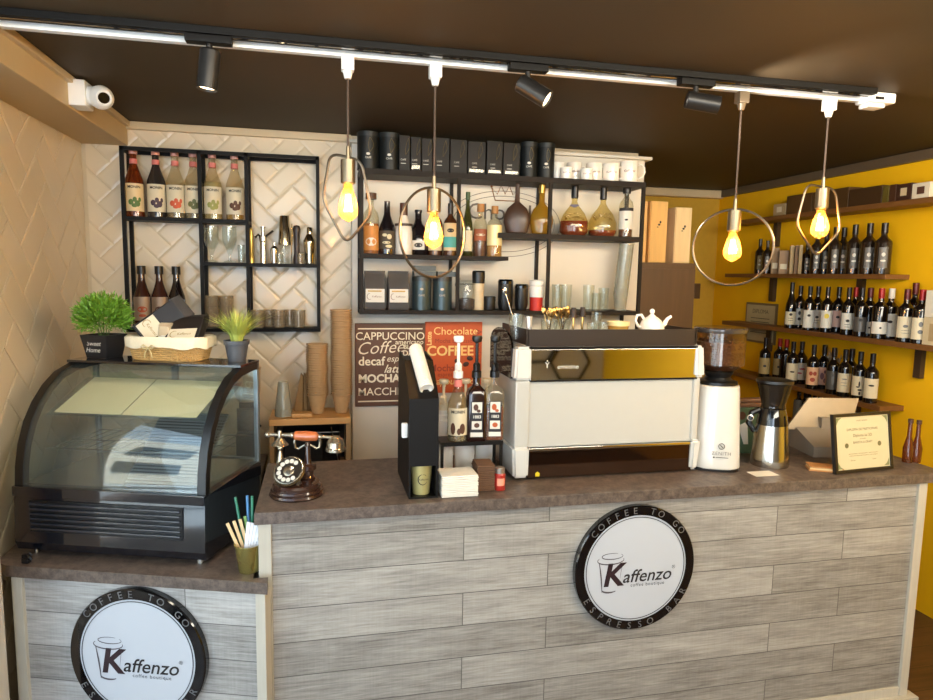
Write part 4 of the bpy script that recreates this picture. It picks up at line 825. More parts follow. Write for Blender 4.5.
def lying_bag(label, dx, dy, dz, rot, w=.058, L=.165, name='coffee_bag', cm=None, lm=None):
    q = p+RZ(TH) @ Vector((dx, dy, dz)); t = thing(name, label, 'coffee bag', q, 0, 'coffee bags in the basket'); t.rotation_euler = (RZ(TH) @ rot).to_euler()
    obj('bag', MB().box(-w, w, -.020, .020, 0, L*.86, .008).prism([(-.018, L*.84), (.018, L*.84), (.003, L), (-.003, L)], -w, w, 'YZ'), cm or mat('black_bag', (24, 18, 15), .5), t)
    lb = obj('bag_label', MB().box(-w*.80, w*.80, -.0215, -.0195, .012, L*.42), lm or cream_label, t, False)
    m = MB(); ribbon(m, ell(-w*.45, L*.24, .014, .014, 60, 300, 10), .003, -.0225); text(m, 'Kaffenzo', .015, w*.15, L*.24, -.0225); obj('label_logo', m, mat('label_gold_ink', (150, 120, 60), .6), lb, False)
lying_bag('black coffee bag leaning right in the basket, its label sloping to the left', -.105, -.02, .082, RY(R(50)) @ RX(R(-22)), .046, .20)
lying_bag('black coffee bag leaning back in the basket with its label facing front', .064, -.040, .060, RY(R(-4)) @ RX(R(-42)), .066, .135)
lying_bag('small pale coffee bag standing between the two black bags', -.012, -.02, .052, RX(R(-12)), .022, .085, cm=mat('pale_bag', (190, 172, 140), .5), lm=white_label)
# gold cup with stirrers on the angled counter
p = l2w(.777, .075, .7505); t = thing('stirrer_cup', 'small gold bucket cup holding stirrers on the angled counter', 'cup', p, TH)
obj('cup_body', MB().lathe([(1e-5, 0), (.031, 0), (.032, .003), (.0415, .086), (.044, .087), (.044, .091), (.039, .090), (.030, .004), (1e-5, .004)], 36), mat('satin_gold', (176, 164, 96), .25, .85), t)
m = MB(); ribbon(m, ell(0, .05, .012, .012, 60, 320, 12), .002, 0); m.v = [(.037*math.sin(a/.037-.5), -.0372*math.cos(a/.037-.5)-.0012, c) for a, b, c in m.v]; obj('cup_logo', m, brown_ink, t)
p0 = p
woodm = mat('stirrer_wood', (222, 190, 140), .6); paperm = mat('paper_white', (236, 236, 240), .5); gr = mat('green_straw', (24, 110, 84), .35); bl = mat('blue_straw', (60, 120, 170), .35)
def stick(name, label, cat, dx, dy, lean, leany, L, w, m, grp, thk=.0012, rnd=False):
    dirv = Vector((math.sin(lean), leany, math.cos(lean))).normalized(); q = p0+RZ(TH) @ Vector((dx, dy, .006))
    mb = MB().tube([(0, 0, 0), (0, 0, L)], w, 10) if rnd else MB().box(-w, w, -thk, thk, 0, L, .0008)
    o = obj(name, mb, m, None, loc=q); o.rotation_euler = (RZ(TH) @ RY(lean) @ RX(-leany)).to_euler(); tag(o, label, cat, grp)
for i, le in enumerate((-.42, -.33, -.25)): stick('wooden_stirrer', 'flat wooden stirrer in the gold cup, %s of the wooden ones' % ('leftmost', 'middle', 'rightmost')[i], 'stirrer', .004+.004*i, -.012+.008*i, le, 0, .165, .0055, woodm, 'wooden stirrers in the gold cup')
stick('wooden_stirrer', 'flat pale green stirrer fanned out in the gold cup', 'stirrer', .004, .014, -.15, .05, .165, .005, mat('pale_green_wood', (130, 170, 100), .6), 'wooden stirrers in the gold cup')
for i, (le, ly) in enumerate(((-.22, .10), (-.10, .16), (-.04, .12))): stick('drinking_straw', ('green straw, leftmost of the tall ones in the gold cup', 'blue straw between the two green ones', 'green straw, rightmost of the tall ones in the gold cup')[i], 'straw', -.006+.007*i, .008, le, ly, .228, .0046, (gr, bl, gr)[i], 'tall straws in the gold cup', rnd=True)
for i, le in enumerate((.12, .18, .24, .31, .38, .46, .53)): stick('paper_stirrer', 'white paper sugar stick in the gold cup, %s' % ORD[i], 'sugar stick', -.012+.0012*i, -.012+.004*i, le, 0, .160-.002*i, .0058, paperm, 'white paper sticks in the gold cup', .002)
# small black things at the left end
for i, (a, b) in enumerate(((-.002, .075), (.022, .045))):
    p = l2w(a+.03, b-.02, .7505); t = thing('black_clip', 'small black plastic clip at the left end of the angled counter, %s one' % ('rear' if i == 0 else 'front'), 'clip', p, TH, 'black clips on the angled counter')
    obj('clip_block', MB().box(-.012, .012, -.009, .009, 0, .016, .003), black_plastic, t); obj('clip_arm', MB().tube([(0, 0, .014), (.012, 0, .02), (.02, 0, .012)], .003, 6), black_plastic, t)
# ================================================================ BACK TABLE, behind the display case
oak = mat('oak', (188, 138, 76), .5, var=.2, scale=5, stretch=(1, 14, 14))
Z_ = 1.046; YF = 2.98
t = thing('wooden_shelf_unit', 'small oak shelf unit with cup stacks between the case and the sign boards', 'shelf unit', (0, 0, 0))
obj('top_shelf', MB().box(-.225, .132, YF, YF+.24, Z_-.030, Z_-.001, .002), oak, t); obj('side_panel', MB().box(.112, .132, YF+.01, YF+.24, 0, Z_-.031), mat('tan_board', (150, 118, 76), .6), t, False)
obj('side_panel', MB().box(-.225, -.205, YF+.01, YF+.24, 0, Z_-.031), mat('tan_board', (150, 118, 76), .6), t, False)
obj('lower_shelf', MB().box(-.204, .111, YF+.01, YF+.24, .78, .80), mat('tan_board', (150, 118, 76), .6), t, False)
obj('rear_panel', MB().box(-.204, .111, YF+.225, YF+.238, .1, Z_-.031), mat('dark_board', (40, 32, 26), .7), t, False)
t = thing('microwave', 'black appliance in the dark lower bay of the oak shelf unit', 'appliance', (-.045, YF+.02, .8008))
obj('case', MB().box(-.13, .13, .03, .19, .001, .17, .006), black_gloss, t); obj('door_window', MB().box(-.115, .05, .026, .031, .02, .15), black_metal, t, False); obj('control_knob', MB().cyl(.012, 0, .012, 16, mtx=T(.09, .03, .08) @ RX(PI/2)), steel, t)
tag(obj('metal_rod', MB().tube([(.085, YF+.012, .802), (.045, YF+.012, 1.0)], .003, 6), steel), 'thin metal rod leaning in front of the black appliance', 'rod')
slv = mat('kraft_sleeve', (172, 136, 92), .7, var=.15, scale=60)
def stack(u, n, label, grp, r=.044):
    p = at(u, 408, 1, YF+.11); z = Z_+.001; t = thing('paper_cup', label, 'paper cup', (p.x, p.y, z), 0, grp)
    # lowest cup is whole; ripple-walled kraft cups nested upwards
    prof = [(1e-5, 0), (.027, 0), (.0275, .003)]
    for q in range(11): prof += [(.028+.0013*q+.0004, .004+.0072*q), (.0285+.0013*q, .0075+.0072*q)]
    prof += [(.0445, .083), (.050, .0845), (.050, .089), (.045, .089), (.026, .004), (1e-5, .004)]
    me = obj('cup_body', MB().lathe(prof, 24), slv, t)
    for k in range(1, n): dup(t, (p.x+.0015*math.sin(k*.7), p.y+.001*math.cos(k*1.3), z+k*.0112))
stack(317.5, 22, 'brown ripple paper cup nested in the shorter stack on the oak shelf', 'shorter stack of brown paper cups', ); stack(341.5, 36, 'brown ripple paper cup nested in the taller stack beside the brown sign board', 'taller stack of brown paper cups')
p = at(283.5, 412, 1, YF+.07); prt = tag(obj('plastic_cup', MB().lathe([(1e-5, .13), (.022, .13), (.037, .008), (.039, .007), (.039, .001), (.036, .001), (.020, .128), (1e-5, .128)], 24), glass('frosted_cup', (226, 226, 214), body=.35, bodyrgb=(200, 196, 180), rough=.2), loc=(p.x, p.y, Z_)), 'clear plastic cup upside down in the low stack on the oak shelf', 'plastic cup', 'low stack of plastic cups on the oak shelf')
for k in range(1, 5): dup(prt, (p.x, p.y, Z_+.007*k))
for i, (u, lean) in enumerate(((298, .10), (305.5, -.02), (311, -.12))):
    p = at(u, 408, 1, YF+.16+.01*i); o = obj('folded_cup_sleeve', MB().add([(-.022, 0, 0), (.022, 0, 0), (.010, 0, .17), (-.002, 0, .185), (-.022, .012, 0), (.022, .012, 0), (.010, .008, .17), (-.002, .006, .185)], [(0, 1, 2, 3), (7, 6, 5, 4), (0, 4, 5, 1), (1, 5, 6, 2), (2, 6, 7, 3), (3, 7, 4, 0)]), mat('dark_kraft', (136, 104, 62), .7), None, False, loc=(p.x, p.y, Z_)); o.rotation_euler = (0, lean, .5*i-.4)
    tag(o, 'folded brown cardboard cone sleeve on the oak shelf, %s' % ORD[i], 'cup sleeve', 'folded cone sleeves')
p = at(302, 411, 1, YF+.05); o = obj('cup_tray', MB().box(-.045, .045, -.03, .03, 0, .018, .004), oak, None, loc=(p.x, p.y, Z_)); tag(o, 'small low wooden tray in front of the cone sleeves', 'tray')
# grinder standing behind the case
bench = thing('back_bench', 'low dark bench behind the display case', 'bench', (0, 0, 0))
obj('bench_top', MB().box(-.98, -.26, 2.86, 3.32, .77, .80, .002), stone, bench); obj('bench_body', MB().box(-.97, -.27, 2.88, 3.31, 0, .769), mat('dark_board', (40, 32, 26), .7), bench, False)
p = at(259, 450, 1, 2.97); p.z = .801; t = thing('coffee_grinder', 'old coffee grinder with a beige hopper standing behind the display case', 'grinder', (-.315, 2.99, .801))
obj('grinder_body', MB().box(-.045, .045, -.06, .07, 0, .20, .01).box(-.035, .035, -.01, .06, .19, .33, .01), black_metal, t)
obj('dosing_chamber', MB().cyl(.042, .21, .30, 24, mtx=T(0, -.03, 0)), mat('steel_dark', (110, 100, 88), .35, .8), t)
obj('hopper', MB().lathe([(1e-5, .33), (.040, .33), (.056, .37), (.058, .47)], 24), mat('beige_hopper', (176, 154, 124), .35), t); obj('hopper_lid', MB().lathe([(.060, .468), (.060, .480), (.05, .486), (1e-5, .486)], 24), mat('beige_hopper', (176, 154, 124), .35), t)
obj('dosing_lever', MB().tube([(.03, -.05, .25), (.06, -.09, .235)], .006, 8), black_plastic, t)
o = obj('yellow_cloth', MB().box(-.035, .035, -.03, .03, 0, .03, .012), mat('yellow_cloth', (214, 160, 50), .8, bump=.6, scale=50), None, loc=(-.158, 2.94, .801)); o.location = (-.30, 2.895, .801); tag(o, 'crumpled yellow cloth at the corner behind the telephone', 'cloth')
# ================================================================ TELEPHONE
p = at(297, 494, 2, TOP); p.z = TOP+.0005; t = thing('antique_telephone', 'antique style telephone with dark wooden base and brass dial on the main counter corner', 'telephone', (p.x, p.y, p.z), -.05)
dw = mat('dark_walnut', (56, 36, 28), .22, coat=.5, var=.2); brz = mat('aged_silver', (170, 160, 142), .25, .9)
obj('base', MB().lathe([(1e-5, 0), (.088, 0), (.091, .006), (.088, .012), (.084, .013), (.086, .02), (.083, .026), (.078, .027), (.079, .036), (.074, .043), (.058, .046), (1e-5, .047)], 48), dw, t)
obj('column', MB().lathe([(.024, .046), (.026, .052), (.018, .06), (.020, .075), (.028, .08), (.028, .095), (.014, .10), (.010, .115), (.008, .16), (.011, .163), (.006, .172), (1e-5, .173)], 20, T(.035, .02, 0)), dw, t)
mt = T(-.022, -.028, .088) @ RZ(-.35) @ RX(R(48))
obj('dial_neck', MB().cyl(.020, .045, .075, 16, .024, T(-.022, -.010, 0)), dw, t)
obj('dial_housing', MB().lathe([(1e-5, -.022), (.040, -.022), (.050, -.006), (.054, 0), (.051, .004)], 40, mt), mat('aged_brass', (110, 92, 62), .3, .85), t)
obj('dial_rim', MB().lathe([(.050, .002), (.050, .007), (.0455, .008), (.0455, .003)], 40, mt), brz, t)
dl = obj('dial_plate', MB().lathe([(1e-5, .0035), (.0465, .0035)], 40, mt), mat('dial_dark', (50, 44, 38), .3, .5), t)
for k in range(10):
    a = R(60+28*k); obj('finger_hole', MB().lathe([(1e-5, .0042), (.0075, .0042), (.0078, .0055), (.0066, .0058)], 16, mt @ T(.034*math.cos(a), .034*math.sin(a), 0)), white_label, dl)
obj('dial_centre', MB().lathe([(1e-5, .006), (.016, .0055), (.019, .004)], 24, mt), brz, t)
m = MB()
for s in (-1, 1): m.tube([(.035, .02, .166), (.035+s*.014, .02, .160), (.035+s*.030, .02, .150), (.035+s*.040, .018, .155), (.035+s*.043, .016, .178), (.035+s*.036, .016, .19)], .0042, 8)
obj('cradle', m, brz, t)
hz = .188; hs = thing  # handset lies in the cradle: part of the telephone
hx = .030
obj('handset_grip', MB().lathe([(.006, -.042), (.015, -.036), (.0175, 0), (.015, .036), (.006, .042)], 24, T(hx, .018, hz+.006) @ RY(R(90+4))), mat('honey_wood', (176, 96, 52), .25, coat=.5), t)
m = MB(); m.tube([(hx-.04, .018, hz+.009), (hx-.085, .018, hz+.012), (hx-.122, .018, hz+.014)], [.007, .0055, .007], 10).tube([(hx+.04, .018, hz+.003), (hx+.08, .018, hz), (hx+.096, .018, hz-.006)], [.007, .0055, .009], 10)
m.sphere((hx-.125, .018, hz+.014), .010, 10); m.sphere((hx+.045, .018, hz+.003), .010, 10); m.sphere((hx-.045, .018, hz+.01), .010, 10)
obj('handset_arm', m, brz, t)
obj('mouthpiece', MB().lathe([(.005, .020), (.008, .012), (.007, -.005), (.026, -.026), (.029, -.030), (.024, -.030), (1e-5, -.012)], 24, T(hx-.085, .018, hz+.008)), brz, t)
obj('mouthpiece_stem', MB().lathe([(.006, -.03), (.010, -.042), (.005, -.05), (.011, -.075), (.014, -.09), (.006, -.10), (.005, -.118)], 14, T(hx-.085, .018, hz+.008)).tube([(hx-.085, .018, hz-.10), (hx-.05, .012, hz-.135)], .005, 8), brz, t)
obj('earpiece', MB().lathe([(1e-5, .008), (.014, .006), (.022, -.002), (.029, -.012), (.030, -.030), (.034, -.034), (.034, -.042), (.024, -.046), (1e-5, -.046)], 28, T(hx+.098, .018, hz-.004)), brz, t)
# ================================================================ CUP DISPENSER
t = thing('cup_dispenser', 'tall narrow black dispenser box with a sloping top on the counter', 'dispenser', (.331, 2.105, TOP+.0005))
w = .049; dsk = mat('matte_black_box', (12, 10, 9), .5, spec=.25)
sidep = [(0, 0), (0, .337), (.13, .450), (.28, .462), (.31, .42), (.315, 0)]
for x in (-w, w-.006): obj('side_panel', MB().prism(sidep, x, x+.006, 'YZ'), dsk, t, False)
obj('front_panel', MB().box(-w+.006, w-.006, .001, .007, .110, .335), dsk, t, False); obj('sloping_top', MB().prism([(.0, .332), (.0, .337), (.13, .449), (.132, .444)], -w+.006, w-.006, 'YZ'), dsk, t, False)
obj('inner_back', MB().box(-w+.006, w-.006, .10, .106, .004, .34), dsk, t, False); obj('floor_plate', MB().box(-w+.006, w-.006, 0, .33, 0, .005), dsk, t, False)
obj('rear_top', MB().box(-w+.006, w-.006, .13, .28, .440, .446), dsk, t, False)
obj('wall_hook', MB().box(-.020, 0, .03, .05, 0, .05, .004, T(-w, .0, .20)), white_plastic, t)
q = Vector((.331, 2.105, TOP+.0005))
pl = mat('lid_white', (226, 218, 204), .4); L0, L1 = Vector((0.010, .012, .366)), Vector((-.012, .145, .492))
dl = (L1-L0).normalized(); rotm = dl.to_track_quat('Z', 'Y').to_matrix().to_4x4()
pr0 = None  # the nested pieces are shallow cup lids, though named as cups
for k in range(24):
    loc = q+L0+dl*(.0073*k)+Vector((0, 0, .004))
    if pr0 is None:
        pr0 = obj('plastic_cup', MB().lathe([(1e-5, .016), (.014, .015), (.021, .010), (.0235, .002), (.0242, -.001), (.022, -.002), (.019, .008), (1e-5, .013)], 24), pl, None, loc=loc); pr0.rotation_euler = rotm.to_euler(); tag(pr0, 'white plastic cup nested in the sloping row on top of the black dispenser', 'plastic cup', 'row of white cups in the dispenser')
    else: dup(pr0, loc)
p = q+Vector((0, .047, .0055)); t = thing('paper_cup', 'pale gold paper cup with a ring logo standing in the dispenser niche', 'cup', p)
obj('cup_body', MB().lathe([(1e-5, 0), (.0285, 0), (.0375, .098), (.0395, .098), (.0395, .102), (.036, .102), (.027, .004), (1e-5, .004)], 32), mat('gold_paper', (190, 178, 118), .35, .4), t)
m = MB(); ribbon(m, ell(0, .055, .016, .018, 40, 330, 14), .003, 0); m.v = [(.0345*math.sin(a/.0345), -.0345*math.cos(a/.0345)-.0006, c) for a, b, c in m.v]; text(m, 'Kaffenzo', .0095, .003, .055, r=.0352); obj('cup_logo', m, ink, t)
o = obj('coffee_pods', MB(), ink) if 0 else None
m = MB(); rr = random.Random(2)
for k in range(16): a = rr.uniform(0, 6.28); q2 = rr.uniform(0, .024); m.sphere((q2*math.cos(a), q2*math.sin(a), .092+rr.uniform(0, .018)), .011, 8, (1, .8, .6))
o = obj('dark_sweets', m, mat('dark_sweets', (44, 30, 22), .3), None, loc=p); tag(o, 'heap of dark wrapped sweets in the gold paper cup', 'sweets', kind='stuff')
# ================================================================ SYRUP STAND
t = thing('syrup_stand', 'low dark bottle stand on the counter between dispenser and coffee machine', 'bottle stand', (.525, 2.235, TOP+.0005))
obj('platform', MB().box(-.112, .112, -.01, .10, .142, .152, .001), mat('dark_wood', (54, 34, 26), .4), t)
obj('front_rail', MB().box(-.112, .112, -.013, -.0105, .142, .156), black_metal, t, False)
for x in (-.108, .108):
    for y in (0, .094): obj('leg', MB().box(x-.005, x+.005, y-.005, y+.005, 0, .142), black_metal, t, False)
def pump(t, z, m, k=1):
    obj('pump_collar', MB().lathe([(1e-5, z-.012), (.0175, z-.012), (.0175, z+.010), (.013, z+.014), (.013, z+.036), (.008, z+.042), (1e-5, z+.042)], 20), m, t)
    obj('pump_plunger', MB().lathe([(.0055, z+.04), (.0055, z+.090*k), (.016, z+.094*k), (.019, z+.104*k), (.017, z+.110*k), (1e-5, z+.111*k)], 16), m, t)
    obj('pump_spout', MB().tube([(0, 0, z+.030), (0, -.022, z+.034), (0, -.040, z+.018)], .0048, 8), m, t)
zb = TOP+.153
def syr(label, x, sq, body, lq_, fl, lab, motif, mm_, brand, pm, cat='bottle'):
    loc = (x, 2.268, zb); r, h = (.036, .245)
    if not sq:
        t = bottle('syrup_bottle', label, loc, r, h, prof_syrup, body, lq_, fl, None, lab=lab, lab_z=(.10, .50), brand=brand, bs=.0155, motif=motif, motif_m=mm_, neck=pinkband, neck_z=(.80, .90), group='pump syrup bottles on the stand', rz=-.15)
    else:
        t = thing('syrup_bottle', label, 'bottle', loc, -.12, 'pump syrup bottles on the stand')
        def sqp(prof):
            m = MB(); V = []
            for rr_, z, e in prof:
                for i in range(24): a = 2*PI*(i+.5)/24; x_, y_ = se(a, rr_, rr_, e); V.append((x_, y_, z))
            return m.add(V, [(k*24+i, k*24+(i+1) % 24, (k+1)*24+(i+1) % 24, (k+1)*24+i) for k in range(len(prof)-1) for i in range(24)]+[tuple(range(24))])
        obj('glass_body', sqp([(.033, 0, .3), (.035, .004, .3), (.035, .165, .3), (.031, .182, .45), (.016, .197, 1), (.0125, .205, 1), (.0125, .238, 1)]), body, t)
        if lq_: obj('liquid', sqp([(.032, .003, .3), (.032, fl*h, .3), (.001, fl*h, .3)]), lq_, t)
        y0 = -.0358
        lb = obj('bottle_label', MB().box(-.022, .022, y0, y0+.0008, .018, .145), mat('black_label', (26, 22, 22), .4), t, False)
        obj('label_picture', MB().box(-.018, .018, y0-.0006, y0, .105, .143).box(-.018, .018, y0-.0006, y0, .045, .075).box(-.022, .022, y0-.0006, y0, .018, .034), white_label, lb, False)
        m = MB(); blob(m, 0, -.004, .125, .009, .012, flat=y0-.0006); blob(m, 0, .006, .112, .007, .006, flat=y0-.0006); blob(m, 0, 0, .060, .010, .009, flat=y0-.0006); obj('label_motif', m, mm_, lb, False)
        obj('label_lettering', text(MB(), '1883', .015, 0, .090, y0-.0006, bold=.0003), white_label, lb, False)
    pump(t, h-.006, pm, 1.25)
syr('clear syrup bottle with cream label, red neck band and white pump on the stand', .478, 0, syrup_glass, liquid('syrup_clear', (226, 222, 206), .6), .4, cream_label, [(-.5, .2, .25, .09), (.45, .2, .3, .08), (.1, .16, .2, .05)], mat('nut_print', (84, 52, 36), .6), 'MONIN', white_plastic)
dsy = mat('dark_syrup', (38, 20, 16), .12, coat=.5)
syr('full dark syrup bottle with black pump in the middle of the stand', .545, 1, dsy, None, 0, None, None, mat('nut_print', (84, 52, 36), .6), '1883', black_plastic)
syr('half-full syrup bottle with black pump and orange biscuit label beside the machine', .612, 1, clr, liquid('caramel_syrup', (120, 54, 26), .85), .50, None, None, mat('caramel_print', (176, 84, 40), .6), '1883', black_plastic)
for i, x in enumerate((.455, .54, .622)):
    t = thing('sauce_jug', 'white plastic sauce jug with a white pump behind the stand, %s' % ('left', 'middle', 'right')[i], 'jug', (x, 2.42, TOP+.0005), 0, 'white sauce jugs behind the stand')
    obj('jug_body', MB().lathe([(1e-5, 0), (.036, 0), (.0385, .004), (.0385, .17), (.034, .195), (.018, .215), (.016, .24)], 28), white_plastic, t); pump(t, .245, mat('ivory_plastic', (226, 212, 182), .4), .95)
# napkins
def nap(label, grp, x, y, n, w, d, dz, m, cat='napkin'):
    for k in range(n):
        o0 = nap.c.get(grp)
        loc = (x+.0012*math.sin(k*2.1), y+.0015*math.cos(k*1.7), TOP+.0008+k*dz)
        if not o0: nap.c[grp] = tag(obj('paper_napkin', MB().box(-w/2, w/2, -d/2, d/2, 0, dz*.82, dz*.3), m, loc=loc), label, cat, grp)
        else: dup(o0, loc, .02*math.sin(k*1.3))
nap.c = {}
nap('white folded paper napkin in the stack beside the black dispenser', 'stack of white napkins', .455, 2.145, 12, .125, .10, .0062, mat('napkin_white', (236, 230, 216), .9, bump=.3))
nap('brown folded paper napkin in the stack behind the white napkins', 'stack of brown napkins', .556, 2.185, 14, .062, .09, .0066, mat('napkin_brown', (104, 74, 52), .9, bump=.3))
p = at(497, 486, 2, TOP); t = thing('spice_shaker', 'small red-labelled spice jar beside the brown napkins', 'jar', (.608, 2.155, TOP+.0005))
obj('jar_body', MB().lathe([(1e-5, 0), (.019, 0), (.020, .003), (.020, .055), (.016, .062)], 24), mat('red_jar', (166, 44, 34), .3), t); obj('jar_lid', MB().lathe([(.0175, .060), (.0175, .078), (.016, .08), (1e-5, .08)], 24), mat('jar_lid', (150, 140, 130), .35, .6), t); obj('jar_label', patch(MB(), .0202, .018, .044, .7), mat('pink_label', (230, 150, 120), .6), t)
# ================================================================ ESPRESSO MACHINE
mx0, mx1, my = .735, 1.402, 2.245; mxc = (mx0+mx1)/2; HW = (mx1-mx0)/2; Dp = .34
em = thing('espresso_machine', 'large white espresso machine with a mirror band and dark lower panel on the counter', 'espresso machine', (mxc, my, TOP+.0005))
warm_white = mat('machine_white', (186, 184, 176), .28, coat=.3, var=.02)
obj('body', MB().box(-HW-.012, HW+.012, .012, Dp, .045, .50, .01), mat('machine_grey', (196, 192, 180), .4), em)
obj('rear_panel', MB().box(-HW, HW, -.001, .014, .120, .366, .003), warm_white, em)
obj('mirror_band', MB().box(-HW+.0, HW-.0, -.010, .012, .369, .482, .002), chrome, em)
obj('band_edge', MB().box(-HW, HW, -.012, .01, .364, .3695).box(-HW, HW, -.011, .01, .482, .490), black_metal, em, False)
obj('lower_panel', MB().box(-HW, HW, -.006, .012, .006, .108, .003), mat('bronze_mirror', (74, 54, 42), .06, .9, var=.1), em)
obj('lower_edge', MB().box(-HW, HW, -.012, .014, .108, .119, .002), chrome, em)
for s in (-1, 1):
    x0, x1 = (-HW-.058, -HW+.002) if s < 0 else (HW-.012, HW+.022)
    def blk(z0, z1, t0, t1, x0=x0, x1=x1, s=s):
        V = []
        for z, tt in ((z0, t0), (z1, t1)): V += [(x0-tt*(s < 0), -.022-tt, z), (x1+tt*(s > 0), -.022-tt, z), (x1+tt*(s > 0), .30, z), (x0-tt*(s < 0), .30, z)]
        bm = bmesh.new(); vs = [bm.verts.new(v) for v in V]
        for f in ((0, 3, 2, 1), (4, 5, 6, 7), (0, 1, 5, 4), (1, 2, 6, 5), (2, 3, 7, 6), (3, 0, 4, 7)): bm.faces.new([vs[i] for i in f])
        bmesh.ops.bevel(bm, geom=bm.edges[:], offset=.009, segments=3, affect='EDGES'); bm.verts.index_update()
        m = MB(); m.add([v.co.copy() for v in bm.verts], [[v.index for v in f.verts] for f in bm.faces]); bm.free(); return m
    obj('upper_corner_block', blk(.372, .492, .004, -.002), white_gloss, em); obj('side_pillar', MB().box(x0+.004 if s < 0 else x0, x1 if s < 0 else x1-.006, -.012, .31, .125, .370, .008), warm_white, em); obj('lower_corner_block', blk(.010, .128, -.003, .004), white_gloss, em)
dk = mat('dark_mirror', (40, 34, 30), .05, .8, var=.05)
dome = [(.02, .373)]+[(.02+.30*(1-math.cos(PI*k/14))/2, .485+.062*math.sin(PI*k/14)) for k in range(15)]+[(.32, .373)]
obj('side_dome', MB().prism(dome, -HW-.064, -HW-.056, 'YZ'), dk, em, False)
obj('cup_tray', MB().box(-HW-.005, HW-.004, .02, Dp, .50, .506), steel, em, False)
obj('tray_rail', MB().box(-HW-.005, HW+.0, .012, .020, .490, .552).box(-HW-.010, -HW-.002, .012, Dp, .490, .552).box(HW-.004, HW+.004, .012, Dp, .490, .552), mat('rail_brown', (34, 23, 17), .4), em, False)
for x in (-HW+.04, HW-.04):
    for y in (.05, Dp-.04): obj('foot', MB().cyl(.022, 0, .047, 20, .018), black_plastic, em, loc=(x, y, 0))
m = MB(); text(m, 'eminine', .024, -.19, .418, -.0106, sx=1.1); text(m, 'Y', .030, -.27, .424, -.0106); m.sphere((-.27, -.0105, .44), .003, 8)
obj('machine_lettering', m, white_label, em, False)
m = MB().prism([(-.008, 0), (.008, 0), (.009, .012), (0, .018), (-.009, .012)], -.008, -.0065, 'XZ', T(-HW+.04, 0, .012)); obj('yellow_badge', m, mat('badge_yellow', (214, 190, 40), .4), em, False)
# on the tray
ZTr = TOP+.0068+.50
def ontray(u, v=328, yy=2.36): p = at(u, v, 1, yy); p.z = ZTr; return p
def spoons(p, n, L, lab, seed, h=.07, m=None, sp=.35):
    r = random.Random(seed)
    for i in range(n):
        a, ln = r.uniform(0, 6.28), r.uniform(.1, sp); le = L*r.uniform(.85, 1.05)
        o = obj('teaspoon', MB().tube([(0, 0, 0), (0, 0, le*.78)], .0016, 6).sphere((0, 0, le*.9), .010, 10, (1, .35, 1.6)), m or steel, None, loc=p+Vector((.006*math.cos(a+3.1), .006*math.sin(a+3.1), .006)))
        o.rotation_euler = (ln*math.sin(a)*.8, ln*math.cos(a), 0); tag(o, lab, 'spoon', lab)
tumbler('clear glass with a long bar spoon at the left end of the machine top', ontray(516), .095, .029, r0=.7)
o = obj('bar_spoon', MB().tube([(0, 0, 0), (-.055, 0, .165)], .002, 6).sphere((-.058, 0, .174), .008, 8, (1, .4, 1.6)), steel, None, loc=ontray(518)+Vector((.004, 0, .007))); tag(o, 'long bar spoon leaning left out of the glass on the machine', 'spoon')
tag(obj('syringe_tube', MB().cyl(.011, 0, .085, 16).cyl(.013, .083, .088, 16), mat('steel_white', (206, 206, 204), .25, .6), loc=ontray(529, 328, 2.33)), 'short pale metal tube standing beside the left glass', 'tube')
gl_t = mat('gilt_spoon', (176, 140, 84), .25, .9)
q = ontray(549); tumbler('clear glass full of teaspoons on the machine, left one', q, .075, .033, r0=.8); spoons(q, 9, .115, 'teaspoon standing in the left glass of spoons', 4, m=gl_t)
q = ontray(562, 328, 2.40); tumbler('clear glass full of gilt teaspoons on the machine, right one', q, .075, .033, r0=.8); spoons(q, 9, .115, 'gilt teaspoon standing in the right glass of spoons', 5, m=gl_t)
br_ = mat('brush_black', (44, 34, 30), .6)
for i, u in enumerate((573, 582)):
    q = ontray(u, 328, 2.33+.04*i); t = thing('cleaning_brush', 'small dark cleaning brush standing on the machine, %s one' % ('left', 'right')[i], 'brush', q, 0, 'brushes on the machine'); obj('handle', MB().tube([(0, 0, 0), (0, 0, .085)], .005, 8), gl_t, t); obj('bristles', MB().cyl(.012, .085, .122, 12, .009), br_, t)
for i, u in enumerate((592, 603, 596)): tumbler('small clear espresso glass on the machine, %s' % ORD[i], ontray(u, 328, (2.33, 2.35, 2.42)[i]), (.065, .065, .10)[i], .021, group='small glasses on the machine')
t = thing('glass_cup', 'wide pale yellow tinted cup on the machine left of the teapot', 'cup', ontray(618, 328, 2.36)); ycup = glass('yellow_cup', (238, 214, 150), body=.35, bodyrgb=(226, 196, 120))
obj('cup_body', MB().lathe([(1e-5, 0), (.024, 0), (.032, .01), (.042, .055), (.0405, .055), (.030, .012), (1e-5, .006)], 28), ycup, t); obj('cup_rim', MB().lathe([(.0424, .052), (.0436, .068), (.042, .068), (.041, .052)], 28), mat('rim_cream', (226, 206, 150), .3), t)
q = ontray(651.5, 327, 2.36); t = thing('teapot', 'white porcelain teapot set on its cup at the right end of the machine', 'teapot', q)
obj('under_cup', MB().lathe([(1e-5, 0), (.034, 0), (.046, .012), (.049, .034), (.047, .035)], 32), porcelain, t)
obj('pot_body', MB().lathe([(.046, .0355), (.050, .040), (.049, .050), (.038, .072), (.022, .085), (.014, .088)], 32), porcelain, t); obj('lid_knob', MB().lathe([(.018, .0865), (.012, .092), (.006, .097), (.010, .104), (.010, .112), (.005, .117), (1e-5, .118)], 20), porcelain, t)
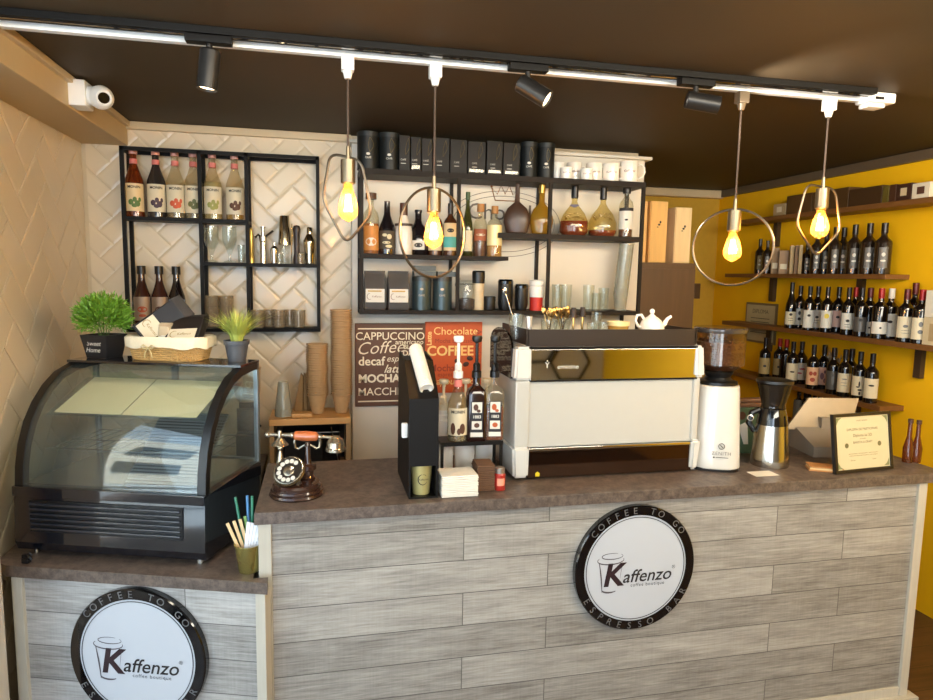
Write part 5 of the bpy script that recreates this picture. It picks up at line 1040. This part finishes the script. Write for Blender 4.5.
obj('spout', MB().tube([(.036, 0, .048), (.056, 0, .060), (.066, 0, .078), (.082, 0, .088)], [.013, .010, .007, .006], 12), porcelain, t); obj('handle', MB().tube([(-.044, 0, .045), (-.058, 0, .05), (-.070, 0, .070), (-.064, 0, .092), (-.046, 0, .094), (-.034, 0, .078)], .0055, 10), porcelain, t)
# ================================================================ GRINDER
gx, gy = 1.535, 2.30; t = thing('coffee_grinder', 'white tapered on-demand coffee grinder with a bean hopper beside the machine', 'grinder', (gx, gy, TOP+.0005), face((gx, gy), .7))
def sqr(prof, e=.55, seg=40):
    m = MB(); V = []
    for r_, z in prof:
        for i in range(seg): a = 2*PI*(i+.5)/seg; x_, y_ = se(a, r_, r_, e); V.append((x_, y_, z))
    return m.add(V, [(k*seg+i, k*seg+(i+1) % seg, (k+1)*seg+(i+1) % seg, (k+1)*seg+i) for k in range(len(prof)-1) for i in range(seg)]+[tuple(range(seg)), tuple((len(prof)-1)*seg+i for i in range(seg))])
obj('base_foot', sqr([(.092, .0), (.092, .012)]), black_plastic, t)
obj('grinder_body', sqr([(.095, .010), (.097, .014), (.0965, .03), (.082, .31), (.080, .331), (.074, .333)], .7), white_gloss, t)
obj('neck', MB().lathe([(.074, .333), (.074, .345), (.056, .350), (.046, .362), (.060, .385)], 32), black_plastic, t)
smoke = glass('smoked_hopper', (232, 222, 206), body=.03, bodyrgb=(120, 110, 98))
obj('hopper', MB().lathe([(.060, .385), (.094, .412), (.098, .545), (.0955, .545), (.0915, .414), (.058, .388)], 40), smoke, t)
obj('hopper_lid', MB().lathe([(.099, .538), (.101, .545), (.101, .553), (.094, .558), (1e-5, .558)], 40), mat('smoke_lid', (60, 54, 50), .15, .0, coat=.5), t)
bean = mat('coffee_bean', (112, 72, 48), .4, var=.45, scale=90); m = MB(); r = random.Random(9)
m.lathe([(1e-5, .388), (.056, .390), (.087, .416), (.088, .50), (1e-5, .505)], 24)
for k in range(520):
    a = r.uniform(0, 6.283); z = r.uniform(.41, .512); rr = .0885 if z < .5 else r.uniform(0, .085)
    m.sphere((rr*math.cos(a), rr*math.sin(a), z), .0058, 6, (1, .7, .6), RZ(r.uniform(0, 3)) @ RX(r.uniform(0, 3)))
obj('coffee_beans', m, bean, t)['kind'] = 'stuff'
y = -.0935
mt = T(.012, -.0985, .075) @ RX(-.054)
m = MB(); m.tube([(.011*math.cos(2*PI*k/20), 0, .028+.011*math.sin(2*PI*k/20)) for k in range(20)], .0013, 5, True); m.tube([(-.005, 0, .033), (.005, 0, .023)], .0015, 5); m.v = [tuple(mt @ Vector(v)) for v in m.v]
obj('logo_ring', m, ink, t); m = MB(); text(m, 'ZENITH', .0185, 0, 0, -.001, mtx=mt, sp=1.15); obj('grinder_lettering', m, mat('grey_ink', (110, 110, 108), .4), t, False)
m = MB().box(-.03, -.024, -.0015, 0, -.018, -.013, mtx=mt).box(-.02, .026, -.0013, 0, -.0165, -.0145, mtx=mt); obj('small_mark', m, ink, t, False)
# ================================================================ VACUUM JUG
jx, jy = 1.775, 2.275; t = thing('coffee_decanter', 'brushed steel jug with a smoked waisted upper part beside the white grinder', 'jug', (jx, jy, TOP+.0005), face((jx, jy), .8))
obj('steel_base', MB().lathe([(1e-5, 0), (.072, 0), (.074, .006), (.0735, .03), (.060, .168)], 40), steel, t)
obj('collar', MB().lathe([(.060, .167), (.060, .170), (.054, .205), (.046, .232), (.048, .236), (.045, .238)], 40), black_gloss, t)
obj('smoked_funnel', MB().lathe([(.045, .236), (.044, .25), (.052, .28), (.066, .335), (.0645, .335), (.05, .28), (.042, .25), (.043, .238)], 40), glass('smoked_funnel', (130, 118, 96), body=.35, bodyrgb=(56, 48, 40)), t)
obj('lid', MB().lathe([(.067, .333), (.070, .338), (.069, .348), (.05, .352), (1e-5, .352)], 40), black_plastic, t)
obj('handle', MB().tube([(-.050, -.005, .225), (-.078, -.012, .21), (-.088, -.015, .17), (-.066, -.012, .135)], [.011, .013, .013, .010], 10), black_plastic, t)
obj('handle_button', MB().lathe([(.011, 0), (.013, .005), (.009, .007)], 20, T(-.084, -.026, .192) @ RX(PI/2)), mat('steel_white', (206, 206, 204), .25, .6), t)
# green package behind
t = thing('coffee_package', 'green package with a brown cup picture behind the steel jug', 'box', (1.80, 2.47, TOP+.0005), -.2)
obj('carton', MB().box(-.075, .075, -.03, .03, 0, .20, .002), mat('green_box', (78, 104, 78), .5), t, False); m = MB(); blob(m, 0, -.035, .165, .017, .018, flat=-.0305); obj('cup_picture', m, mat('nut_print', (84, 52, 36), .6), t, False); obj('white_stripe', MB().add([(-.05, -.0312, .12), (-.02, -.0312, .04), (0, -.0312, .04), (-.01, -.0312, .14)], [(0, 1, 2, 3)]), white_label, t, False)
tag(obj('plastic_tray', MB().box(-.085, .085, -.03, .03, 0, .02, .006).box(-.07, .07, -.02, .02, .02, .035, .006), mat('brown_tray', (120, 88, 70), .4), loc=(1.80, 2.47, TOP+.2012)), 'flat brown plastic tray on top of the green package', 'tray')
# payment terminal / till
t = thing('cash_register', 'grey till with a tilted silver screen seen from behind at the counter end', 'cash register', (2.20, 2.40, TOP+.0005), -.18)
gy_m = mat('till_grey', (146, 138, 126), .4); sv = mat('till_silver', (150, 140, 124), .35, .5)
obj('till_base', MB().prism([(-.09, 0), (.14, 0), (.14, .095), (.06, .095), (-.09, .045)], -.15, .15, 'YZ'), gy_m, t, False)
obj('printer_slot', MB().prism([(-.092, .012), (-.088, .042), (-.02, .064), (-.02, .058)], -.06, .06, 'YZ'), black_plastic, t, False)
obj('screen_stand', MB().box(-.04, .04, .05, .10, .09, .14), gy_m, t, False)
obj('screen_back', MB().prism([(-.195, .10), (.10, .10), (.155, .242), (-.075, .242)], 0, .014, 'XZ', T(0, .03, -.01) @ RX(R(-18))), sv, t, False)
t = thing('wooden_notebook', 'tan leather notebook lying on the counter before the certificate', 'notebook', (1.945, 2.17, TOP+.0005), -.5)
obj('cover', MB().box(-.062, .062, -.035, .035, 0, .006, .001), mat('tan_leather', (176, 124, 70), .6), t, False); obj('pages', MB().box(-.058, .058, -.032, .032, .006, .014), mat('page_edge', (214, 184, 130), .8), t, False); obj('top_cover', MB().box(-.060, .062, -.035, .035, .014, .018, .001), mat('tan_leather', (176, 124, 70), .6), t, False)
tag(obj('paper_slip', MB().box(-.05, .05, -.03, .03, 0, .001), white_label, loc=(1.665, 2.165, TOP+.0005)), 'white paper slip on the counter between grinder and steel jug', 'paper')
# certificate frame
a, b, c, d = at(833, 418, 1, 2.16), at(896, 416, 1, 2.13), at(840, 475, 1, 2.105), at(899, 467.5, 1, 2.10)
t = thing('framed_certificate', 'black framed cream certificate standing at the right end of the counter', 'picture frame', (2.088, 2.125, TOP+.002)); t.rotation_euler = (R(-9), 0, R(6))
w, h = .298, .230; gwm = mat('frame_black', (22, 20, 20), .3)
obj('frame', MB().box(-w/2, w/2, -.008, .008, 0, .012).box(-w/2, w/2, -.008, .008, h-.012, h).box(-w/2, -w/2+.012, -.008, .008, .012, h-.012).box(w/2-.012, w/2, -.008, .008, .012, h-.012), gwm, t, False)
obj('paper', MB().box(-w/2+.012, w/2-.012, -.003, 0, .012, h-.012), mat('certificate_paper', (200, 190, 156), .35, coat=.3, var=.03), t, False)
obj('easel_back', MB().box(-.03, .03, 0, .004, 0, h*.8, mtx=T(0, .008, 0) @ RX(R(-14))), gwm, t, False)
for s in (-1, 1):
    for z in (.024, h-.024):
        up = 1 if z > .1 else -1; m = MB(); m.add([(s*(w/2-.016), -.0036, z+up*.008), (s*(w/2-.044), -.0036, z+up*.008), (s*(w/2-.03), -.0036, z), (s*(w/2-.024), -.0036, z-up*.008), (s*(w/2-.016), -.0036, z-up*.022)], [(0, 1, 2, 3, 4)]); obj('corner_ornament', m, mat('ornament_green', (120, 124, 84), .5), t, False)
for s_, sz, x, z in (('WORLD BARISTA', .0075, 0, h-.030), ('DIPLOMA DE PARTICIPARE', .0135, 0, h-.064), ('Diploma lui 3D', .016, 0, h-.088), ('BARISTA & CRAFT', .0125, 0, h-.115), ('se acorda', .008, 0, h-.101), ('pentru participarea la cursul de preparare a cafelei si a bauturilor', .0058, 0, .072), ('calde si reci pe baza de espresso organizat in cadrul academiei', .0058, 0, .064), ('Director', .007, -.055, .046), ('Trainer', .007, .055, .046)):
    obj('certificate_lettering', text(MB(), s_, sz, x, z, -.0034), mat('certificate_ink', (84, 76, 50), .6), t, False)
for x in (-.085, .085): m = MB(); blob(m, 0, x, .105, .010, .010, flat=-.0032); obj('seal', m, mat('seal_olive', (110, 104, 70), .6), t, False)
for i, (u, v, hh) in enumerate(((907, 462, .17), (915.5, 462, .165))):
    p = at(u, v, 2, TOP); p.z = TOP+.0005; t = thing('glass_bottle', 'slim brown tinted glass bottle behind the certificate, %s one' % ('left', 'right')[i], 'bottle', p, 0, 'slim glass bottles behind the certificate')
    obj('glass_body', MB().lathe([(1e-5, 0), (.019, 0), (.020, .06), (.009, .11), (.008, hh)], 20), glass('brown_clear', (190, 140, 90), body=.35, bodyrgb=(120, 70, 34)), t); obj('cap', MB().cyl(.010, hh-.004, hh+.012, 14), mat('brown_cap', (70, 42, 28), .4), t)
# ================================================================ CABINET AND WINE CRATES
t = thing('tall_cabinet', 'tall dark brown wood cabinet behind the machine at the end of the rack', 'cabinet', (0, 0, 0)); cbm = mat('dark_cabinet', (84, 58, 34), .45, var=.25, scale=4, stretch=(12, 12, 1))
obj('cabinet_body', MB().box(1.735, 2.12, 3.46, 3.90, 0, 1.785, .002), cbm, t); obj('cabinet_door', MB().box(1.74, 2.115, 3.448, 3.462, .06, 1.75, .002), cbm, t); obj('door_handle', MB().tube([(1.775, 3.449, 1.0), (1.775, 3.43, 1.02), (1.775, 3.43, 1.12), (1.775, 3.449, 1.14)], .005, 8), steel, t)
pine = mat('pine_board', (226, 178, 104), .5, var=.25, scale=4, stretch=(10, 10, 1)); pine2 = mat('pale_pine_board', (230, 200, 148), .5, var=.2, scale=4, stretch=(10, 10, 1))
for i, (x0, x1, yy, hh, m_) in enumerate(((1.742, 1.825, 3.50, .345, pine), (1.832, 1.94, 3.48, .345, pine), (1.945, 1.985, 3.62, .25, pine2), (2.000, 2.105, 3.50, .318, pine2))):
    t = thing('wine_crate', 'upright pine wine box on the tall cabinet, %s' % ('leftmost, half behind the rack', 'the wide amber one with a black stamp', 'the narrow low one in the gap', 'the pale rightmost one with a stamp')[i], 'wooden box', ((x0+x1)/2, yy, 1.7855), 0, 'pine wine boxes on the cabinet'); w = (x1-x0)/2
    obj('box_sides', MB().box(-w, w, .004, .10, 0, hh, .001), m_, t, False); obj('sliding_lid', MB().box(-w+.004, w-.004, -.002, .006, .004, hh-.004, .001), m_, t, False)
    if i in (1, 3): m = MB(); blob(m, 0, .0, hh*.62, .008, .006, flat=-.002); blob(m, 0, .008, hh*.66, .006, .008, flat=-.002); blob(m, 0, -.008, hh*.58, .006, .003, flat=-.002); obj('burnt_stamp', m, ink, t, False)
tag(obj('wall_switch', MB().box(-.025, .025, -.008, 0, -.06, .06, .004), mat('switch_brown', (90, 66, 40), .4), loc=at(697, 291, 1, BY-.001)), 'dark switch plate on the mustard rear wall', 'switch')
# ================================================================ WINE SHELVES ON THE YELLOW WALL
wood_sh = mat('shelf_wood', (120, 78, 36), .5, var=.25, scale=4, stretch=(14, 1, 14)); SX = 2.875
def wshelf(z, y0, y1, lab, th=.03):
    t = thing('wine_shelf', lab, 'shelf', (0, 0, 0)); obj('shelf_board', MB().box(SX, RX_-.001, y0, y1, z-th, z, .002), wood_sh, t, False)
    for y in (y0+.30, y1-.35):
        if y < y0+.1 or y > y1: continue
        obj('bracket', MB().box(RX_-.03, RX_-.001, y-.02, y+.02, z-th-.16, z-th), mat('bracket_brown', (66, 48, 30), .5), t, False)
Z1, Z2, Z3, Z4, Z5 = 2.110, 1.738, 1.396, 1.045, .80
wshelf(Z1, 2.2, 4.3, 'top wall shelf on the yellow wall carrying boxes', .028); wshelf(Z2, 2.90, 4.3, 'second wall shelf on the yellow wall with dark spirits bottles', .026)
wshelf(Z3, 2.48, 4.3, 'third wall shelf on the yellow wall with a full row of wine', .028); wshelf(Z4, 2.86, 4.3, 'fourth wall shelf on the yellow wall with wine above the till', .028); wshelf(Z5, 3.0, 4.3, 'lowest wall shelf seen between jug and till', .028)
wineg = mat('wine_glass_dark', (20, 16, 14), .08, coat=.5); capr = mat('red_capsule', (150, 26, 24), .3, .3); capk = mat('black_capsule', (30, 24, 24), .3, .3); capd = mat('maroon_capsule', (84, 22, 22), .3, .3); capw = mat('white_capsule', (214, 208, 196), .4)
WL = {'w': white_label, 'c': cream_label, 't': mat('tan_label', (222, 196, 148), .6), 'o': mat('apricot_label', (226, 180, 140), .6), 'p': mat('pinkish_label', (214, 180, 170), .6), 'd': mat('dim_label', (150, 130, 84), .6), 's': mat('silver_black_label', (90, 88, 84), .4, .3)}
def wine(label, u, z, X, lab, lz, cap, motif=None, mm_=None, h=.30, r=.037, grp=None, prof=prof_wine, name='wine_bottle', ang=1.15, body=None, vb=None):
    p = at(u, vb or 340, 0, X); p.z = z+.0005
    return bottle(name, label, p, r, h, prof, body or wineg, None, 0, cap, r*.40, .20, WL.get(lab), lz, ang, motif=motif, motif_m=mm_, group=grp, rz=face(p, .9))
dots = [(0, .30, .3, .03), (0, .22, .4, .012), (0, .16, .4, .012)]; face_m = [(0, .32, .28, .05), (.1, .2, .2, .04)]
S3 = [(789.5, 'c', (.08, .36), capk, 'slender bottle with a pale square label'), (798, 'w', (.08, .46), capk, 'white label with black sprig'), (807.5, 'w', (.06, .46), capk, 'white label with oval crest'), (815.5, 'w', (.06, .46), capk, 'white label with grey lettering'),
      (825, 'w', (.10, .48), capk, 'white label with yellow seal'), (836, 'p', (.12, .48), capk, 'pinkish label with face'), (846, 'w', (.12, .46), capk, 'white label with small ring'), (852.5, 'r', (.05, .4), capr, 'narrow red label'),
      (859, 's', (.1, .4), capk, 'with hardly any label'), (867, 'w', (.06, .30), capd, 'low white label, maroon capsule'), (878, 'w', (.10, .34), capr, 'low white label, red capsule'), (888, 'w', (.05, .50), capw, 'tall black-and-white picture label'),
      (903.5, 'c', (.08, .48), capd, 'big cream label'), (918.5, 'c', (.08, .48), capr, 'big cream label, red capsule')]
WL['r'] = mat('red_label', (150, 34, 34), .5)
vb3 = lambda u: 328+(u-789)*.105
for i, (u, l, lz, cp, tx) in enumerate(S3):
    big = u > 860; mt_ = ([(0, .30, .3, .03), (0, .22, .5, .006), (0, .17, .5, .006)], [(0, .36, .25, .05), (0, .22, .3, .04)], [(0, .34, .3, .03)])[i % 3]; mm3 = ink
    if 'yellow' in tx: mt_, mm3 = [(0, .36, .42, .055)], mat('seal_yellow', (214, 190, 60), .5)
    wine('wine bottle, %s, %s on the third shelf' % (tx, ORD[i]), u, Z3, 2.915 if i % 2 == 0 or i > 11 else 2.985, l, lz, cp, mt_ if lz[1]-lz[0] > .25 else [(.1, (lz[0]+lz[1])/2, .15, .02)], mm3 if i not in (12, 13) else mat('grey_ink', (110, 110, 108), .4), .268 if i else .29, .038 if big else .032, 'wine bottles on the third shelf', prof_burg if i == 0 else prof_wine, vb=vb3(u))
for i, (u, cp) in enumerate(((911, capd),)): wine('dark wine bottle in the rear row of the third shelf, %s' % ORD[i], u, Z3, 2.988, None, (.1, .4), cp, grp='rear wine bottles on the third shelf', vb=330+(u-789)*.09)
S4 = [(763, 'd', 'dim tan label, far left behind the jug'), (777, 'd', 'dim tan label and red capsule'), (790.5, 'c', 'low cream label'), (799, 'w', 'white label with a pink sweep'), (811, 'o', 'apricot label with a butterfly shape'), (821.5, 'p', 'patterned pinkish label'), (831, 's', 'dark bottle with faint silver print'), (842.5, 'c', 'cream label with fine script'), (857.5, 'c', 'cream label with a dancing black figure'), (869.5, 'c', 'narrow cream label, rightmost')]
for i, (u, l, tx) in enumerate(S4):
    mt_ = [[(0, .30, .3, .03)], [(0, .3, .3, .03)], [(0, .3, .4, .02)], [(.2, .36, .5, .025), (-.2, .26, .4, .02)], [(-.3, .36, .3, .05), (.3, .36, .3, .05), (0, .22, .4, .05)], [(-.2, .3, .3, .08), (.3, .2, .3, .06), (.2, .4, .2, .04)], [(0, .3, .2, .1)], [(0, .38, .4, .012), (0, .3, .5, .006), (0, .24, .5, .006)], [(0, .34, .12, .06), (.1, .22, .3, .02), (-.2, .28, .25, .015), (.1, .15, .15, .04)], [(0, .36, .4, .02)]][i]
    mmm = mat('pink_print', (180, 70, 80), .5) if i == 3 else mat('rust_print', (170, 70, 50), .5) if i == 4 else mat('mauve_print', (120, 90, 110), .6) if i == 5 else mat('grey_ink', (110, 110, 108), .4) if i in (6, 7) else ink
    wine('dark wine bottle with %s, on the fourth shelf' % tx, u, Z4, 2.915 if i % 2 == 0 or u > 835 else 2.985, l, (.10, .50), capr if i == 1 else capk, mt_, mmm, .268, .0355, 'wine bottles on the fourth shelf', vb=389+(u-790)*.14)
for i, (u, cp) in enumerate(((784, capr), (849, capk))): wine('dark wine bottle in the rear row of the fourth shelf, %s' % ORD[i], u, Z4, 2.988, None, (.1, .4), cp, h=.268, grp='rear wine bottles on the fourth shelf', vb=385+(u-790)*.11)
pb = MB(); rr = random.Random(4)
for k in range(24):
    a = rr.uniform(0, 6.28); q = rr.uniform(.01, .045); pb.add([(q*math.cos(a), q*math.sin(a), 0), (q*1.5*math.cos(a+.5), q*1.5*math.sin(a+.5), .10+rr.uniform(0, .05)), (q*2.2*math.cos(a+.2), q*2.2*math.sin(a+.2), .17+rr.uniform(0, .05)), (q*1.2*math.cos(a-.4), q*1.2*math.sin(a-.4), .12)], [(0, 1, 2, 3)])
p = at(829, 386, 0, 3.005); o = obj('plastic_wrap', pb, glass('film', (220, 216, 200), body=.4, bodyrgb=(210, 204, 186), rough=.15), None, loc=(p.x, p.y, Z4+.10)); o.name = 'plastic_wrap'
o.location.z = Z4+.001; o.scale = (.35, 1.1, 1.2); tag(o, 'crumpled clear plastic wrap behind the wine on the fourth shelf', 'wrapping')
for i, (u, l) in enumerate(((797, 's'), (803.5, None), (807, 'd'), (813, 'w'), (818, 'w'))): wine('small dark bottle on the lowest shelf, %s' % ORD[i], u, Z5, 2.94+.03*(i % 2), l, (.15, .7), capk, h=.22, r=.030, grp='bottles on the lowest shelf', vb=423)
# second shelf
darkb = mat('dark_spirit_glass', (38, 28, 20), .1, coat=.4); G2 = 'bottles on the second shelf'
for i, (u, h, r, lb) in enumerate(((758.5, .24, .03, 'd'), (766, .22, .03, 's'), (806, .19, .030, 's'), (815, .26, .033, 's'), (824, .26, .033, 's'), (833, .27, .036, 's'), (841, .27, .036, 's'), (852, .275, .038, 's'), (866.5, .275, .041, 's'), (881, .27, .042, 's'))):
    wine('dark spirits bottle on the second shelf, %s' % (ORD[i]+(', nearest to the shelf end' if i == 9 else ', %s shape' % ('slim', 'slim', 'short', 'rounded', 'rounded', 'rounded', 'rounded', 'tall', 'tall wide')[i])), u, Z2, 2.925 if i % 2 or i > 6 else 2.985, lb, (.12, .52), capk, [(0, .38, .22, .04), (0, .26, .3, .02)], white_label, h, r, G2, name='spirits_bottle', body=darkb, ang=.5, vb=274)
p = at(881, 274, 0, 2.945)
for i, (u, w_, h_, m_) in enumerate(((774, .045, .17, (140, 110, 72)), (782.5, .055, .15, (150, 118, 84)), (790.5, .022, .175, (176, 150, 104)), (795, .020, .175, (120, 90, 56)), (799, .020, .175, (176, 150, 104)))):
    p = at(u, 274, 0, 2.945); t = thing('spirits_carton' if i < 2 else 'upright_book', ('brown bottle carton with a pale tag on the second shelf, %s one' % ('left', 'right')[i]) if i < 2 else 'thin upright volume on the second shelf, %s of three' % ('left', 'middle', 'right')[i-2], 'box' if i < 2 else 'book', (p.x, p.y, Z2+.0005), face(p, .9), 'cartons on the second shelf' if i < 2 else 'thin books on the second shelf')
    obj('carton' if i < 2 else 'cover', MB().box(-w_/2, w_/2, -.03, .05, 0, h_, .001), mat('carton_%d_%d' % (m_[0], m_[1]), m_, .6), t, False)
    if i < 2: obj('paper_tag', MB().box(-w_*.35, w_*.35, -.032, -.030, h_*.2, h_*.42), cream_label, t, False)
    else: obj('pages', MB().box(-w_/2+.003, w_/2-.003, -.028, .045, h_, h_+.002), white_label, t, False)
# top shelf boxes
def tbox(label, u0, u1, v0, v1, rgb, name='gift_box', extra=None, grp='boxes on the top shelf', X=2.905):
    a, b = at(u1, v1, 0, X), at(u0, v1, 0, X); hh = at((u0+u1)/2, v0, 0, X).z-(a.z+b.z)/2; yc = (a.y+b.y)/2; L = b.y-a.y
    t = thing(name, label, 'box', (X, yc, Z1+.0005), 0, grp); obj('carton', MB().box(0, .115, -L/2+.001, L/2-.001, 0, hh, .002), mat('box_%d_%d_%d' % rgb, rgb, .5), t, False)
    if extra: obj('box_label', MB().box(-.0015, 0, -L*.2, L*.2, hh*.3, hh*.75), extra, t, False)
tbox('white square gift box with a dark window, nearest on the top shelf', 911, 929, 183.5, 199.5, (222, 212, 188), extra=mat('nut_print', (84, 52, 36), .6))
tbox('dark brown gift box with a small pale label beside the white box', 895.5, 910.5, 183, 200, (60, 34, 22), extra=mat('label_dot', (210, 190, 150), .5))
tbox('plain brown narrow box on the top shelf', 888.5, 895, 183.5, 201, (74, 44, 26)); tbox('olive-green narrow box on the top shelf', 881.5, 888, 185, 202, (96, 84, 30))
tbox('long dark brown arch-ended case on the top shelf', 848, 881, 186, 204, (66, 44, 22)); tbox('long brown case left of the arch-ended one', 812, 847.5, 187, 207, (78, 54, 26)); tbox('dark brown case behind the rightmost lamp', 786, 811, 191, 210, (88, 60, 28))
tbox('small beige box at the far end of the top shelf', 773, 785, 203, 215, (176, 150, 110), extra=cream_label)
# white boxes at the near end of the third shelf
for i, (z, h_) in enumerate(((0, .135), (.136, .13))):
    t = thing('wine_carton', ('beige patterned carton, lower of two at the near end of the third shelf', 'white carton, upper of two at the near end of the third shelf')[i], 'box', (2.885, 2.505, Z3+.0005+z), 0, 'cartons at the end of the third shelf')
    obj('carton', MB().box(0, .135, 0, .155, 0, h_, .002), (mat('beige_carton', (206, 188, 150), .6), mat('white_carton', (224, 216, 196), .6))[i], t, False); obj('carton_print', MB().box(-.0012, 0, .03, .12, .02, h_-.03), (mat('tan_print', (176, 150, 110), .6), white_label)[i], t, False)
# distant certificate on the yellow wall
a = at(761, 323, 0, RX_-.005); t = thing('framed_certificate', 'dim framed certificate on the yellow wall above the grinder hopper', 'picture frame', (RX_-.002, a.y, a.z), 0)
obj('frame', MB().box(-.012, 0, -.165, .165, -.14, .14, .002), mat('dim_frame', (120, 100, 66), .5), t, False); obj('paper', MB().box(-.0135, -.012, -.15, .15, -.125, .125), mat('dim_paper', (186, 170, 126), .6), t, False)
m = MB(); text(m, 'DIPLOMA', .04, 0, .08, 0)
for k in range(5): m.box(-.10, .10, -.0005, 0, .03-.025*k, .035-.025*k)
m.v = [(-.0142, -x, z) for x, y, z in m.v]; obj('certificate_lettering', m, mat('certificate_ink', (84, 76, 50), .6), t, False)
